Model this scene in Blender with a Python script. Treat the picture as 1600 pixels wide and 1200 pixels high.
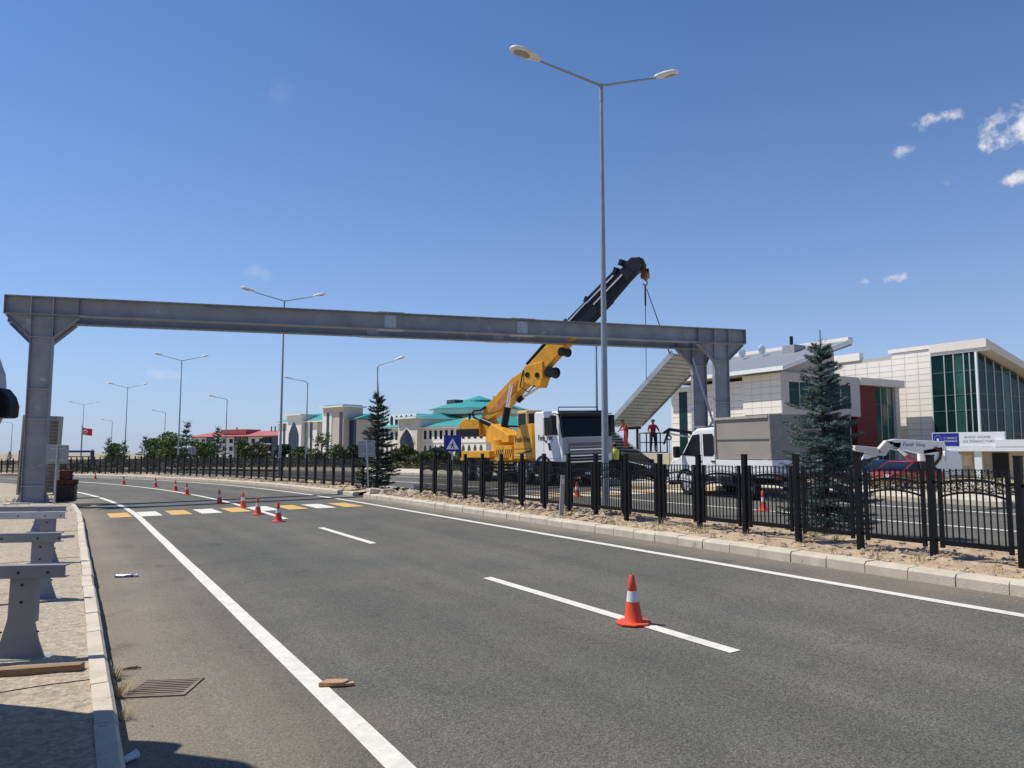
import bpy, math, random
from mathutils import Vector, Matrix, noise as mnoise
random.seed(7)
for o in list(bpy.data.objects): bpy.data.objects.remove(o)
scene = bpy.context.scene
C = scene.collection
rad = math.radians
def srgb(r, g, b):
    f = lambda c: c/12.92 if c <= .04045 else ((c+.055)/1.055)**2.4
    return (f(r/255), f(g/255), f(b/255))

# ------------------------------------------------------------------ camera
CAM_Z = 1.947
cam = bpy.data.cameras.new('camera'); camo = bpy.data.objects.new('camera', cam); C.objects.link(camo)
cam.sensor_width = 36.0; cam.lens = 36.0*1186/1600; cam.clip_start = .05; cam.clip_end = 6000
camo.location = (0, 0, CAM_Z)
camo.rotation_euler = (rad(90)+math.atan(108/1186), 0, 0)
scene.camera = camo

# ------------------------------------------------------------------ light
SUN_EL = rad(57); SUN_XY = Vector((-.97, .25)).normalized()
sun_dir = Vector((SUN_XY.x*math.cos(SUN_EL), SUN_XY.y*math.cos(SUN_EL), math.sin(SUN_EL)))
sl = bpy.data.lights.new('sun', 'SUN'); so = bpy.data.objects.new('sun', sl); C.objects.link(so)
sl.energy = 5.0; sl.angle = rad(.53); sl.color = (1, .955, .88)
so.rotation_euler = sun_dir.to_track_quat('Z', 'Y').to_euler(); so.location = (0, 0, 60)

world = bpy.data.worlds.new('World'); scene.world = world; world.use_nodes = True
wn = world.node_tree; wn.nodes.clear()
def N(t, **k):
    n = wn.nodes.new(t)
    for a, v in k.items(): setattr(n, a, v)
    return n
wout = N('ShaderNodeOutputWorld'); wbg = N('ShaderNodeBackground'); wbg.inputs[1].default_value = .13
sky = N('ShaderNodeTexSky'); sky.sky_type = 'NISHITA'; sky.sun_disc = False
sky.sun_elevation = SUN_EL; sky.sun_rotation = math.atan2(SUN_XY.x, SUN_XY.y)
sky.altitude = 0; sky.air_density = .7; sky.dust_density = .1; sky.ozone_density = 5
tc = N('ShaderNodeTexCoord')
def clouds():
    # small fair-weather clouds at compass directions (azimuth from +Y clockwise, elevation, half sizes in radians, strength)
    src = [(30.2, 21.5, .030, .010, .8), (28.0, 19.9, .015, .010, .55), (35.0, 20.0, .040, .024, 1.2), (34.6, 17.0, .028, .011, .95),
           (27.2, 11.8, .020, .0065, .7), (25.3, 11.7, .011, .005, .4), (-25.0, 5.4, .050, .008, .22), (-17.5, 25.0, .03, .02, .05), (-19, 12.8, .02, .012, .12),
           (47, 24, .06, .03, 1.1), (60, 16, .05, .02, 1.0), (-58, 28, .05, .02, .5), (30.0, 17.5, .016, .007, .2)]
    nz = N('ShaderNodeTexNoise'); nz.inputs['Scale'].default_value = 38; nz.inputs['Detail'].default_value = 7; nz.inputs['Roughness'].default_value = .62
    wn.links.new(tc.outputs['Generated'], nz.inputs['Vector'])
    total = None
    for az, el, a, b, st in src:
        az = rad(az); el = rad(el)
        D = Vector((math.sin(az)*math.cos(el), math.cos(az)*math.cos(el), math.sin(el)))
        e1 = Vector((math.cos(az), -math.sin(az), 0)); e2 = D.cross(e1)*-1
        sub = N('ShaderNodeVectorMath', operation='SUBTRACT'); wn.links.new(tc.outputs['Generated'], sub.inputs[0]); sub.inputs[1].default_value = D
        comb = N('ShaderNodeCombineXYZ')
        for i, (e, w) in enumerate(((e1, a), (e2, b), (D, .5))):
            dt = N('ShaderNodeVectorMath', operation='DOT_PRODUCT'); wn.links.new(sub.outputs[0], dt.inputs[0]); dt.inputs[1].default_value = e/w
            wn.links.new(dt.outputs['Value'], comb.inputs[i])
        ln = N('ShaderNodeVectorMath', operation='LENGTH'); wn.links.new(comb.outputs[0], ln.inputs[0])
        # mask = smoothstep(0,.9, 1.0 - len + (noise-.5)*3.2)
        m1 = N('ShaderNodeMath', operation='MULTIPLY_ADD'); wn.links.new(nz.outputs[0], m1.inputs[0]); m1.inputs[1].default_value = 4.0; m1.inputs[2].default_value = -1.15
        m2 = N('ShaderNodeMath', operation='SUBTRACT'); wn.links.new(m1.outputs[0], m2.inputs[0]); wn.links.new(ln.outputs['Value'], m2.inputs[1])
        mr = N('ShaderNodeMapRange', interpolation_type='SMOOTHSTEP'); wn.links.new(m2.outputs[0], mr.inputs[0])
        mr.inputs[1].default_value = 0; mr.inputs[2].default_value = 1.1; mr.inputs[3].default_value = 0; mr.inputs[4].default_value = min(st, 1)
        if total is None: total = mr.outputs[0]
        else:
            mx = N('ShaderNodeMath', operation='MAXIMUM'); wn.links.new(total, mx.inputs[0]); wn.links.new(mr.outputs[0], mx.inputs[1]); total = mx.outputs[0]
    return total
cm = clouds()
# cool white balance, and the even haze that pales the sky towards the whole horizon
tint = N('ShaderNodeMixRGB', blend_type='MULTIPLY'); tint.inputs[0].default_value = 1; wn.links.new(sky.outputs[0], tint.inputs[1]); tint.inputs[2].default_value = (.74, 1.0, 1.18, 1)
sz = N('ShaderNodeSeparateXYZ'); wn.links.new(tc.outputs['Generated'], sz.inputs[0])
hm = N('ShaderNodeMath', operation='MAXIMUM'); wn.links.new(sz.outputs[2], hm.inputs[0]); hm.inputs[1].default_value = 0
hx = N('ShaderNodeMath', operation='MULTIPLY'); wn.links.new(hm.outputs[0], hx.inputs[0]); hx.inputs[1].default_value = -5.6
he = N('ShaderNodeMath', operation='EXPONENT'); wn.links.new(hx.outputs[0], he.inputs[0])
hz = N('ShaderNodeMixRGB'); wn.links.new(he.outputs[0], hz.inputs[0]); wn.links.new(tint.outputs[0], hz.inputs[1]); hz.inputs[2].default_value = (*[c/.13 for c in srgb(181, 193, 214)], 1)
wm = N('ShaderNodeMixRGB'); wn.links.new(cm, wm.inputs[0]); wn.links.new(hz.outputs[0], wm.inputs[1]); wm.inputs[2].default_value = (6.6, 6.5, 6.7, 1)
wn.links.new(wm.outputs[0], wbg.inputs[0]); wn.links.new(wbg.outputs[0], wout.inputs[0])
scene.view_settings.view_transform = 'Standard'; scene.view_settings.look = 'None'
scene.view_settings.exposure = 0.0; scene.view_settings.gamma = 1.0; scene.view_settings.use_curve_mapping = False

# ------------------------------------------------------------------ materials
MATS = {}
def mat(name, col, rough=.6, metal=0, var=.15, scale=6, bump=0, bscale=60, col2=None, thr=None, spec=.5, detail=5, coords='Object', stretch=None):
    """base colour broken up by noise; col2/thr: a second colour where a finer noise passes a threshold (scuffs, chips, dirt)"""
    if name in MATS: return MATS[name]
    m = bpy.data.materials.new(name); m.use_nodes = True; nt = m.node_tree; b = nt.nodes['Principled BSDF']
    b.inputs['Roughness'].default_value = rough; b.inputs['Metallic'].default_value = metal; b.inputs['Specular IOR Level'].default_value = spec
    t = nt.nodes.new('ShaderNodeTexCoord'); src = t.outputs[coords]
    if stretch:
        mp = nt.nodes.new('ShaderNodeMapping'); mp.inputs['Scale'].default_value = stretch; nt.links.new(src, mp.inputs[0]); src = mp.outputs[0]
    nz = nt.nodes.new('ShaderNodeTexNoise'); nz.inputs['Scale'].default_value = scale; nz.inputs['Detail'].default_value = detail; nz.inputs['Roughness'].default_value = .6
    nt.links.new(src, nz.inputs['Vector'])
    cr = nt.nodes.new('ShaderNodeValToRGB'); nt.links.new(nz.outputs[0], cr.inputs[0])
    cr.color_ramp.elements[0].position = .3; cr.color_ramp.elements[1].position = .7
    cr.color_ramp.elements[0].color = (*[c*(1-var) for c in col], 1); cr.color_ramp.elements[1].color = (*[min(1, c*(1+var)) for c in col], 1)
    out = cr.outputs[0]
    if col2:
        n2 = nt.nodes.new('ShaderNodeTexNoise'); n2.inputs['Scale'].default_value = scale*1.7; n2.inputs['Detail'].default_value = 8; n2.inputs['Roughness'].default_value = .7
        nt.links.new(src, n2.inputs['Vector'])
        mr = nt.nodes.new('ShaderNodeMapRange'); nt.links.new(n2.outputs[0], mr.inputs[0]); mr.inputs[1].default_value = thr; mr.inputs[2].default_value = thr+.06
        mx = nt.nodes.new('ShaderNodeMixRGB'); nt.links.new(mr.outputs[0], mx.inputs[0]); nt.links.new(out, mx.inputs[1]); mx.inputs[2].default_value = (*col2, 1); out = mx.outputs[0]
    nt.links.new(out, b.inputs['Base Color'])
    rr = nt.nodes.new('ShaderNodeMapRange'); nt.links.new(nz.outputs[0], rr.inputs[0]); rr.inputs[3].default_value = max(.02, rough-.08); rr.inputs[4].default_value = min(1, rough+.1)
    nt.links.new(rr.outputs[0], b.inputs['Roughness'])
    if bump:
        n3 = nt.nodes.new('ShaderNodeTexNoise'); n3.inputs['Scale'].default_value = bscale; n3.inputs['Detail'].default_value = 4; nt.links.new(src, n3.inputs['Vector'])
        bp = nt.nodes.new('ShaderNodeBump'); bp.inputs['Strength'].default_value = bump; bp.inputs['Distance'].default_value = .02; nt.links.new(n3.outputs[0], bp.inputs['Height']); nt.links.new(bp.outputs[0], b.inputs['Normal'])
    MATS[name] = m; return m

def asphalt(name):
    """aggregate speckle + large patches; pale dust gathers in the two gutters (UV y = metres across the road)"""
    m = bpy.data.materials.new(name); m.use_nodes = True; nt = m.node_tree; b = nt.nodes['Principled BSDF']
    L = nt.links.new; nn = nt.nodes.new
    t = nn('ShaderNodeTexCoord'); uv = t.outputs['UV']; ob = t.outputs['Object']
    big = nn('ShaderNodeTexNoise'); big.inputs['Scale'].default_value = .35; big.inputs['Detail'].default_value = 6; big.inputs['Roughness'].default_value = .65; L(ob, big.inputs['Vector'])
    fine = nn('ShaderNodeTexVoronoi'); fine.inputs['Scale'].default_value = 85; L(ob, fine.inputs['Vector'])
    fn = nn('ShaderNodeTexNoise'); fn.inputs['Scale'].default_value = 45; fn.inputs['Detail'].default_value = 5; fn.inputs['Roughness'].default_value = .75; L(ob, fn.inputs['Vector'])
    c1 = nn('ShaderNodeValToRGB'); L(big.outputs[0], c1.inputs[0]); c1.color_ramp.elements[0].position = .35; c1.color_ramp.elements[1].position = .68
    c1.color_ramp.elements[0].color = (.094, .095, .083, 1); c1.color_ramp.elements[1].color = (.135, .122, .104, 1)
    sp = nn('ShaderNodeValToRGB'); L(fine.outputs['Color'], sp.inputs[0]); sp.color_ramp.elements[0].color = (.42, .42, .42, 1); sp.color_ramp.elements[1].color = (1.7, 1.68, 1.6, 1)
    mu = nn('ShaderNodeMixRGB'); mu.blend_type = 'MULTIPLY'; mu.inputs[0].default_value = .8; L(c1.outputs[0], mu.inputs[1]); L(sp.outputs[0], mu.inputs[2])
    s2 = nn('ShaderNodeMapRange'); L(fn.outputs[0], s2.inputs[0]); s2.inputs[1].default_value = .3; s2.inputs[2].default_value = .7; s2.inputs[3].default_value = .62; s2.inputs[4].default_value = 1.38
    mu2 = nn('ShaderNodeMixRGB'); mu2.blend_type = 'MULTIPLY'; mu2.inputs[0].default_value = 1; L(mu.outputs[0], mu2.inputs[1]); L(s2.outputs[0], mu2.inputs[2])
    # tyre-polished lanes / dusty edges by offset across the road
    sx = nn('ShaderNodeSeparateXYZ'); L(uv, sx.inputs[0])
    wob = nn('ShaderNodeTexNoise'); wob.inputs['Scale'].default_value = .8; wob.inputs['Detail'].default_value = 6; L(ob, wob.inputs['Vector'])
    wa = nn('ShaderNodeMath'); wa.operation = 'MULTIPLY_ADD'; L(wob.outputs[0], wa.inputs[0]); wa.inputs[1].default_value = 1.5; L(sx.outputs[1], wa.inputs[2])
    d1 = nn('ShaderNodeMapRange'); L(wa.outputs[0], d1.inputs[0]); d1.inputs[1].default_value = 2.9; d1.inputs[2].default_value = 1.1; d1.inputs[3].default_value = 0; d1.inputs[4].default_value = .75
    d2 = nn('ShaderNodeMapRange'); L(wa.outputs[0], d2.inputs[0]); d2.inputs[1].default_value = 9.25; d2.inputs[2].default_value = 10.1; d2.inputs[3].default_value = 0; d2.inputs[4].default_value = .6
    d3 = nn('ShaderNodeMath'); d3.operation = 'LESS_THAN'; L(sx.outputs[1], d3.inputs[0]); d3.inputs[1].default_value = 10.5
    d4 = nn('ShaderNodeMath'); d4.operation = 'MULTIPLY'; L(d2.outputs[0], d4.inputs[0]); L(d3.outputs[0], d4.inputs[1])
    dm = nn('ShaderNodeMath'); dm.operation = 'MAXIMUM'; L(d1.outputs[0], dm.inputs[0]); L(d4.outputs[0], dm.inputs[1])
    mx = nn('ShaderNodeMixRGB'); L(dm.outputs[0], mx.inputs[0]); L(mu2.outputs[0], mx.inputs[1])
    dc = nn('ShaderNodeMixRGB'); dc.blend_type = 'MULTIPLY'; dc.inputs[0].default_value = 1; dc.inputs[1].default_value = (.275, .228, .165, 1); L(s2.outputs[0], dc.inputs[2]); L(dc.outputs[0], mx.inputs[2])
    # lanes polished and darkened along the direction of travel
    mpv = nn('ShaderNodeMapping'); mpv.inputs['Scale'].default_value = (.045, 1.25, 1); L(uv, mpv.inputs[0])
    ln = nn('ShaderNodeTexNoise'); ln.inputs['Scale'].default_value = 1.0; ln.inputs['Detail'].default_value = 5; L(mpv.outputs[0], ln.inputs['Vector'])
    lr = nn('ShaderNodeMapRange'); L(ln.outputs[0], lr.inputs[0]); lr.inputs[1].default_value = .3; lr.inputs[2].default_value = .7; lr.inputs[3].default_value = .80; lr.inputs[4].default_value = 1.16
    st = nn('ShaderNodeTexNoise'); st.inputs['Scale'].default_value = 1.1; st.inputs['Detail'].default_value = 3; L(ob, st.inputs['Vector'])
    sr = nn('ShaderNodeMapRange'); L(st.outputs[0], sr.inputs[0]); sr.inputs[1].default_value = .64; sr.inputs[2].default_value = .74; sr.inputs[3].default_value = 1; sr.inputs[4].default_value = .72
    lm = nn('ShaderNodeMath'); lm.operation = 'MULTIPLY'; L(lr.outputs[0], lm.inputs[0]); L(sr.outputs[0], lm.inputs[1])
    mxl = nn('ShaderNodeMixRGB'); mxl.blend_type = 'MULTIPLY'; mxl.inputs[0].default_value = 1; L(mx.outputs[0], mxl.inputs[1]); L(lm.outputs[0], mxl.inputs[2]); mx = mxl
    # hairline cracks, sparse
    vo = nn('ShaderNodeTexVoronoi'); vo.feature = 'DISTANCE_TO_EDGE'; vo.inputs['Scale'].default_value = .33
    wv = nn('ShaderNodeVectorMath'); wv.operation = 'MULTIPLY_ADD'; L(wob.outputs['Color'], wv.inputs[0]); wv.inputs[1].default_value = (1.6, 1.6, 0); L(ob, wv.inputs[2]); L(wv.outputs[0], vo.inputs['Vector'])
    ck = nn('ShaderNodeMapRange'); L(vo.outputs['Distance'], ck.inputs[0]); ck.inputs[1].default_value = .0005; ck.inputs[2].default_value = .0035; ck.inputs[3].default_value = .38; ck.inputs[4].default_value = 0
    cg = nn('ShaderNodeMapRange'); L(big.outputs[0], cg.inputs[0]); cg.inputs[1].default_value = .48; cg.inputs[2].default_value = .58
    cmul = nn('ShaderNodeMath'); cmul.operation = 'MULTIPLY'; L(ck.outputs[0], cmul.inputs[0]); L(cg.outputs[0], cmul.inputs[1])
    m3 = nn('ShaderNodeMixRGB'); L(cmul.outputs[0], m3.inputs[0]); L(mx.outputs[0], m3.inputs[1]); m3.inputs[2].default_value = (.26, .24, .21, 1)
    L(m3.outputs[0], b.inputs['Base Color']); b.inputs['Roughness'].default_value = .9; b.inputs['Specular IOR Level'].default_value = .3
    bp = nn('ShaderNodeBump'); bp.inputs['Strength'].default_value = .55; bp.inputs['Distance'].default_value = .012; L(fine.outputs['Distance'], bp.inputs['Height']); L(bp.outputs[0], b.inputs['Normal'])
    return m

M_ASPH = asphalt('asphalt')
M_WHITE = mat('road_paint_white', (.66, .63, .55), .8, var=.14, scale=9, col2=(.30, .28, .24), thr=.62, bump=.3, bscale=120)
M_YELL = mat('road_paint_yellow', (.60, .36, .10), .8, var=.12, scale=9, col2=(.28, .22, .15), thr=.60, bump=.3, bscale=120)
M_CONC = mat('kerb_concrete', (.55, .48, .37), .9, var=.16, scale=3, col2=(.30, .26, .20), thr=.60, bump=.5, bscale=70)
M_PAVE = mat('pavement_concrete', (.36, .295, .21), .95, var=.38, scale=11, col2=(.50, .42, .31), thr=.53, bump=1.0, bscale=38, detail=9)
M_DIRT = mat('median_dirt', (.40, .29, .18), .95, var=.30, scale=4, col2=(.52, .42, .29), thr=.58, bump=1, bscale=18)
M_ROCK = mat('stones', (.42, .33, .23), .95, var=.30, scale=7, bump=.6, bscale=40)
M_LAND = mat('dry_land', (.34, .27, .16), .95, var=.30, scale=.25, col2=(.17, .18, .08), thr=.56, bump=.8, bscale=3)
M_STEEL = mat('grey_painted_steel', (.228, .245, .268), .5, var=.22, scale=1.1, col2=(.40, .41, .41), thr=.60, spec=.5, bump=.08, bscale=9)
M_STEELD = mat('grey_steel_dark', (.21, .225, .245), .5, var=.14, scale=2, spec=.5)
M_GALV = mat('galvanised', (.42, .44, .46), .42, .6, var=.14, scale=5)
M_POLE = mat('lamp_pole_grey', (.30, .33, .35), .45, .3, var=.12, scale=3)
M_BLACK = mat('fence_black', (.006, .006, .007), .42, var=.25, scale=8, spec=.22)
M_RUB = mat('rubber', (.018, .018, .018), .85, var=.3, scale=10)
M_YEL = mat('crane_yellow', (.70, .34, .016), .42, var=.16, scale=1.6, col2=(.36, .17, .03), thr=.61)
M_YELP = mat('pale_yellow', (.62, .46, .20), .45, var=.1)
M_NAVY = mat('crane_dark', (.006, .007, .014), .4, var=.25, scale=2, spec=.3)
M_CHROME = mat('rod_chrome', (.75, .75, .76), .18, 1.0, var=.05)
M_WPAINT = mat('white_paint', (.78, .78, .77), .32, var=.05, scale=2)
M_GLASSD = mat('dark_glass', (.008, .012, .018), .10, var=.2, scale=1, spec=.22)
M_PLAST = mat('black_plastic', (.012, .012, .014), .5, var=.2, spec=.3)
M_GREYP = mat('grey_panel', (.30, .31, .33), .4, var=.08)
M_ORANGE = mat('cone_orange', (.78, .075, .022), .5, var=.12, scale=7, col2=(.42, .06, .03), thr=.66)
M_REFL = mat('cone_band', (.72, .70, .72), .4, var=.1, scale=12, col2=(.4, .36, .36), thr=.66)
M_WOOD = mat('timber', (.27, .17, .09), .8, var=.3, scale=3, stretch=(1, 14, 14), bump=.3)
M_BARK = mat('bark', (.09, .065, .045), .95, var=.3, scale=12, bump=.8)
M_CREAM = mat('cream_cladding', (.82, .77, .68), .55, var=.05, scale=.9)
M_CREAMW = mat('cream_wall', (.74, .69, .60), .7, var=.05, scale=.6)
M_JOINT = mat('cladding_joint', (.46, .42, .36), .8)
M_PJOINT = mat('pavement_joint', (.22, .18, .125), .95, var=.3, scale=3)
M_WSHADE = mat('shaded_cladding', (.52, .49, .46), .6, var=.05, scale=.8)  # cream block's faces turned from the sun: shade put into the colour
M_RED = mat('red_wall', (.135, .015, .018), .6, var=.1, scale=1)
M_TEALG = mat('green_glass', (.006, .030, .028), .10, var=.5, scale=.35, spec=.16)
M_TEALG2 = mat('green_glass_pale', (.03, .095, .08), .12, var=.4, scale=.4, spec=.2)
M_MULL = mat('mullion', (.55, .58, .56), .4, .3, var=.05)
M_ROOFG = mat('grey_roof', (.21, .22, .25), .55, var=.1, scale=1, stretch=(6, .4, 1))
M_TEALR = mat('teal_roof', (.035, .30, .28), .45, var=.14, scale=.5, col2=(.05, .36, .36), thr=.58)
M_REDR = mat('red_roof', (.40, .09, .08), .6, var=.1, scale=.4)
M_BLUE = mat('sign_blue', (.008, .028, .26), .35, var=.1)
M_SIGNW = mat('sign_white', (.78, .80, .80), .4, var=.04)
M_LOUV = mat('louver_beige', (.36, .33, .27), .55, var=.15, scale=3)
M_STAIR = mat('stair_underside', (.42, .44, .40), .4, .35, var=.15, scale=2)
M_RUST = mat('rust', (.10, .035, .018), .9, var=.5, scale=6, bump=.5)
M_DRY = mat('dry_grass', (.42, .34, .18), .9, var=.3, scale=5)

# ------------------------------------------------------------------ mesh helpers
class MB:
    def __init__(s): s.v = []; s.f = []; s.uv = None
    def add(s, vs, fs):
        o = len(s.v); s.v += [Vector(p) for p in vs]; s.f += [tuple(i+o for i in f) for f in fs]; return s
    def box(s, c, d, M=None):
        c = Vector(c); x, y, z = d[0]/2, d[1]/2, d[2]/2
        vs = [Vector((a*x, b*y, e*z)) for e in (-1, 1) for b in (-1, 1) for a in (-1, 1)]
        if M is not None: vs = [M @ p for p in vs]
        return s.add([c+p for p in vs], [(0, 2, 3, 1), (4, 5, 7, 6), (0, 1, 5, 4), (2, 6, 7, 3), (0, 4, 6, 2), (1, 3, 7, 5)])
    def lo(s, a, b):  # box by corners
        a = Vector(a); b = Vector(b); return s.box((a+b)/2, [abs(q) for q in (b-a)])
    def bar(s, p, q, w, h, up=(0, 0, 1)):
        p = Vector(p); q = Vector(q); x = (q-p); L = x.length; x.normalize(); up = Vector(up)
        if abs(x.dot(up)) > .99: up = Vector((0, 1, 0))
        y = up.cross(x).normalized(); z = x.cross(y)
        return s.box((p+q)/2, (L, w, h), Matrix((x, y, z)).transposed())
    def tube(s, pts, r, seg=8, caps=True):
        pts = [Vector(p) for p in pts]; rs = r if isinstance(r, (list, tuple)) else [r]*len(pts)
        rings = []; ref = None
        for i, p in enumerate(pts):
            t = (pts[min(i+1, len(pts)-1)]-pts[max(i-1, 0)]).normalized()
            if ref is None: ref = Vector((0, 0, 1)) if abs(t.z) < .9 else Vector((1, 0, 0))
            a = (ref - t*ref.dot(t)).normalized(); b = t.cross(a); ref = a
            rings.append([p+(a*math.cos(k*2*math.pi/seg)+b*math.sin(k*2*math.pi/seg))*rs[i] for k in range(seg)])
        vs = [q for rg in rings for q in rg]; fs = []
        for i in range(len(rings)-1):
            for k in range(seg):
                fs.append((i*seg+k, i*seg+(k+1) % seg, (i+1)*seg+(k+1) % seg, (i+1)*seg+k))
        if caps: fs += [tuple(range(seg-1, -1, -1)), tuple((len(rings)-1)*seg+k for k in range(seg))]
        return s.add(vs, fs)
    def prism(s, poly, ext):
        ext = Vector(ext); n = len(poly); vs = [Vector(p) for p in poly]; vs += [p+ext for p in vs]
        return s.add(vs, [tuple(range(n-1, -1, -1)), tuple(range(n, 2*n))]+[(i, (i+1) % n, n+(i+1) % n, n+i) for i in range(n)])
    def lathe(s, prof, seg=20, c=(0, 0, 0), axis='z', M=None):
        c = Vector(c); vs = []; fs = []
        for (r, z) in prof:
            for k in range(seg):
                a = 2*math.pi*k/seg; p = Vector((r*math.cos(a), r*math.sin(a), z))
                if axis == 'y': p = Vector((p.x, p.z, p.y))
                if axis == 'x': p = Vector((p.z, p.x, p.y))
                vs.append(c+(M @ p if M else p))
        for i in range(len(prof)-1):
            for k in range(seg): fs.append((i*seg+k, i*seg+(k+1) % seg, (i+1)*seg+(k+1) % seg, (i+1)*seg+k))
        fs += [tuple(range(seg-1, -1, -1)), tuple((len(prof)-1)*seg+k for k in range(seg))]
        return s.add(vs, fs)
    def mesh(s, name):
        m = bpy.data.meshes.new(name); m.from_pydata([tuple(p) for p in s.v], [], s.f); m.update()
        if s.uv is not None:
            u = m.uv_layers.new(name='UVMap')
            for lp in m.loops: u.data[lp.index].uv = s.uv[lp.vertex_index]
        return m
FLIPPED = False
def fix_normals(me):
    import bmesh
    bm = bmesh.new(); bm.from_mesh(me); bmesh.ops.recalc_face_normals(bm, faces=bm.faces); bm.to_mesh(me); bm.free()
MW = {}
def tag(o, label=None, cat=None, group=None, kind=None):
    if label: o['label'] = label
    if cat: o['category'] = cat
    if group: o['group'] = group
    if kind: o['kind'] = kind
    return o
def thing(name, label, cat, M=None, loc=None, rz=0, group=None):
    o = bpy.data.objects.new(name, None); C.objects.link(o); o.empty_display_size = .2
    if M is None: M = Matrix.Translation(Vector(loc or (0, 0, 0))) @ Matrix.Rotation(rz, 4, 'Z')
    o.matrix_world = M; MW[o.name] = M.copy()
    return tag(o, label, cat, group)
def obj(name, mb, m, parent=None, world=False, bevel=0, smooth=False, fix=True, seg=2):
    if isinstance(mb, bpy.types.Mesh): me = mb
    else:
        if world and parent is not None:
            r = parent
            while r.parent: r = r.parent
            inv = MW[r.name].inverted(); mb.v = [inv @ p for p in mb.v]
        me = mb.mesh(name)
        if fix: fix_normals(me)
        if m: me.materials.append(m)
        if smooth:
            for p in me.polygons: p.use_smooth = True
            try: me.set_sharp_from_angle(angle=rad(40))
            except Exception: pass
    o = bpy.data.objects.new(name, me); C.objects.link(o)
    if parent: o.parent = parent
    if bevel:
        b = o.modifiers.new('bevel', 'BEVEL'); b.width = bevel; b.segments = seg; b.limit_method = 'ANGLE'; b.angle_limit = rad(35)
    return o
def copy_tree(o, parent=None, M=None, **kw):
    c = o.copy(); C.objects.link(c); c.parent = parent
    if M is not None: c.matrix_world = M; MW[c.name] = M.copy()
    for ch in o.children: copy_tree(ch, c)
    tag(c, **kw)
    return c
def text(name, body, size, m, parent, M, world=False, ext=.003, align='CENTER', xs=1.0, shear=0):
    cu = bpy.data.curves.new(name, 'FONT'); cu.body = body; cu.size = size; cu.extrude = ext; cu.align_x = align; cu.align_y = 'CENTER'; cu.shear = shear; cu.resolution_u = 3
    t = bpy.data.objects.new(name, cu); C.objects.link(t); bpy.context.view_layer.update()
    me = bpy.data.meshes.new_from_object(t.evaluated_get(bpy.context.evaluated_depsgraph_get())); bpy.data.objects.remove(t)
    me.transform(M @ Matrix.Diagonal((xs, 1, 1, 1)))
    if world:
        r = parent
        while r.parent: r = r.parent
        me.transform(MW[r.name].inverted())
    me.materials.clear(); me.materials.append(m); me.name = name
    return obj(name, me, m, parent)
def frame(o, x, y):  # 4x4: text plane with given x / y axes at o
    x = Vector(x).normalized(); y = Vector(y).normalized(); z = x.cross(y)
    M = Matrix((x, y, z)).transposed().to_4x4(); M.translation = Vector(o); return M

# ------------------------------------------------------------------ the lie of the land
# the road is banked 3.3 % (low on the left); s = metres along it, d = metres across it to the right, curving left beyond s = 24
def gz(x, y):
    n = .866*x+.5*y
    if n < -9: return -.297
    if n <= 21: return .033*n
    return max(.08, .693-.04*(n-21))
S0, RC = 24., 140.
def R(s, d):
    if s <= S0: return Vector((-.5*s+.866*d, .866*s+.5*d))
    th = (s-S0)/RC; p0 = Vector((-.5*S0, .866*S0)); nr = Vector((.866, .5)); c = p0-nr*(RC-8.5)
    a = Vector((nr.x*math.cos(th)-nr.y*math.sin(th), nr.x*math.sin(th)+nr.y*math.cos(th)))
    return c+a*(RC-8.5+d)
def R3(s, d, dz=0):
    p = R(s, d); return Vector((p.x, p.y, gz(p.x, p.y)+dz))
def rdir(s):
    return (R(s+.05, 5)-R(s-.05, 5)).normalized()
def place(s=None, d=None, xy=None, head=None, dz=0, tilt=True):
    """matrix standing on the banked ground; local x points along head (a 2-D direction)"""
    p = R(s, d) if xy is None else Vector(xy)
    h = Vector(head) if head is not None else rdir(s)
    e = .3
    nrm = Vector((-(gz(p.x+e, p.y)-gz(p.x-e, p.y))/(2*e), -(gz(p.x, p.y+e)-gz(p.x, p.y-e))/(2*e), 1)).normalized() if tilt else Vector((0, 0, 1))
    x = Vector((h.x, h.y, 0)); x = (x-nrm*x.dot(nrm)).normalized(); y = nrm.cross(x)
    M = Matrix((x, y, nrm)).transposed().to_4x4(); M.translation = (p.x, p.y, gz(p.x, p.y)+dz); return M
def srange(a, b, step):
    n = max(1, int(math.ceil((b-a)/step))); return [a+(b-a)*i/n for i in range(n+1)]
def strip(s0, s1, d0, d1, dz, step=1.5, nd=1, zf=None, doff=0):
    mb = MB(); ss = srange(s0, s1, step); mb.uv = []
    for s in ss:
        for k in range(nd+1):
            d = d0+(d1-d0)*k/nd; z = zf(s, d) if zf else dz
            mb.v.append(R3(s, d, z)); mb.uv.append((s, d+doff))
    for i in range(len(ss)-1):
        for k in range(nd):
            a = i*(nd+1)+k; mb.f.append((a, a+1, a+nd+2, a+nd+1))
    return mb
def structure(name, mb, m, parent=None):
    o = obj(name, mb, m, parent, fix=False)
    for p in o.data.polygons:
        if p.normal.z < 0: o.data.flip_normals(); break
    if parent is None: tag(o, kind='structure')
    return o

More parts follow.
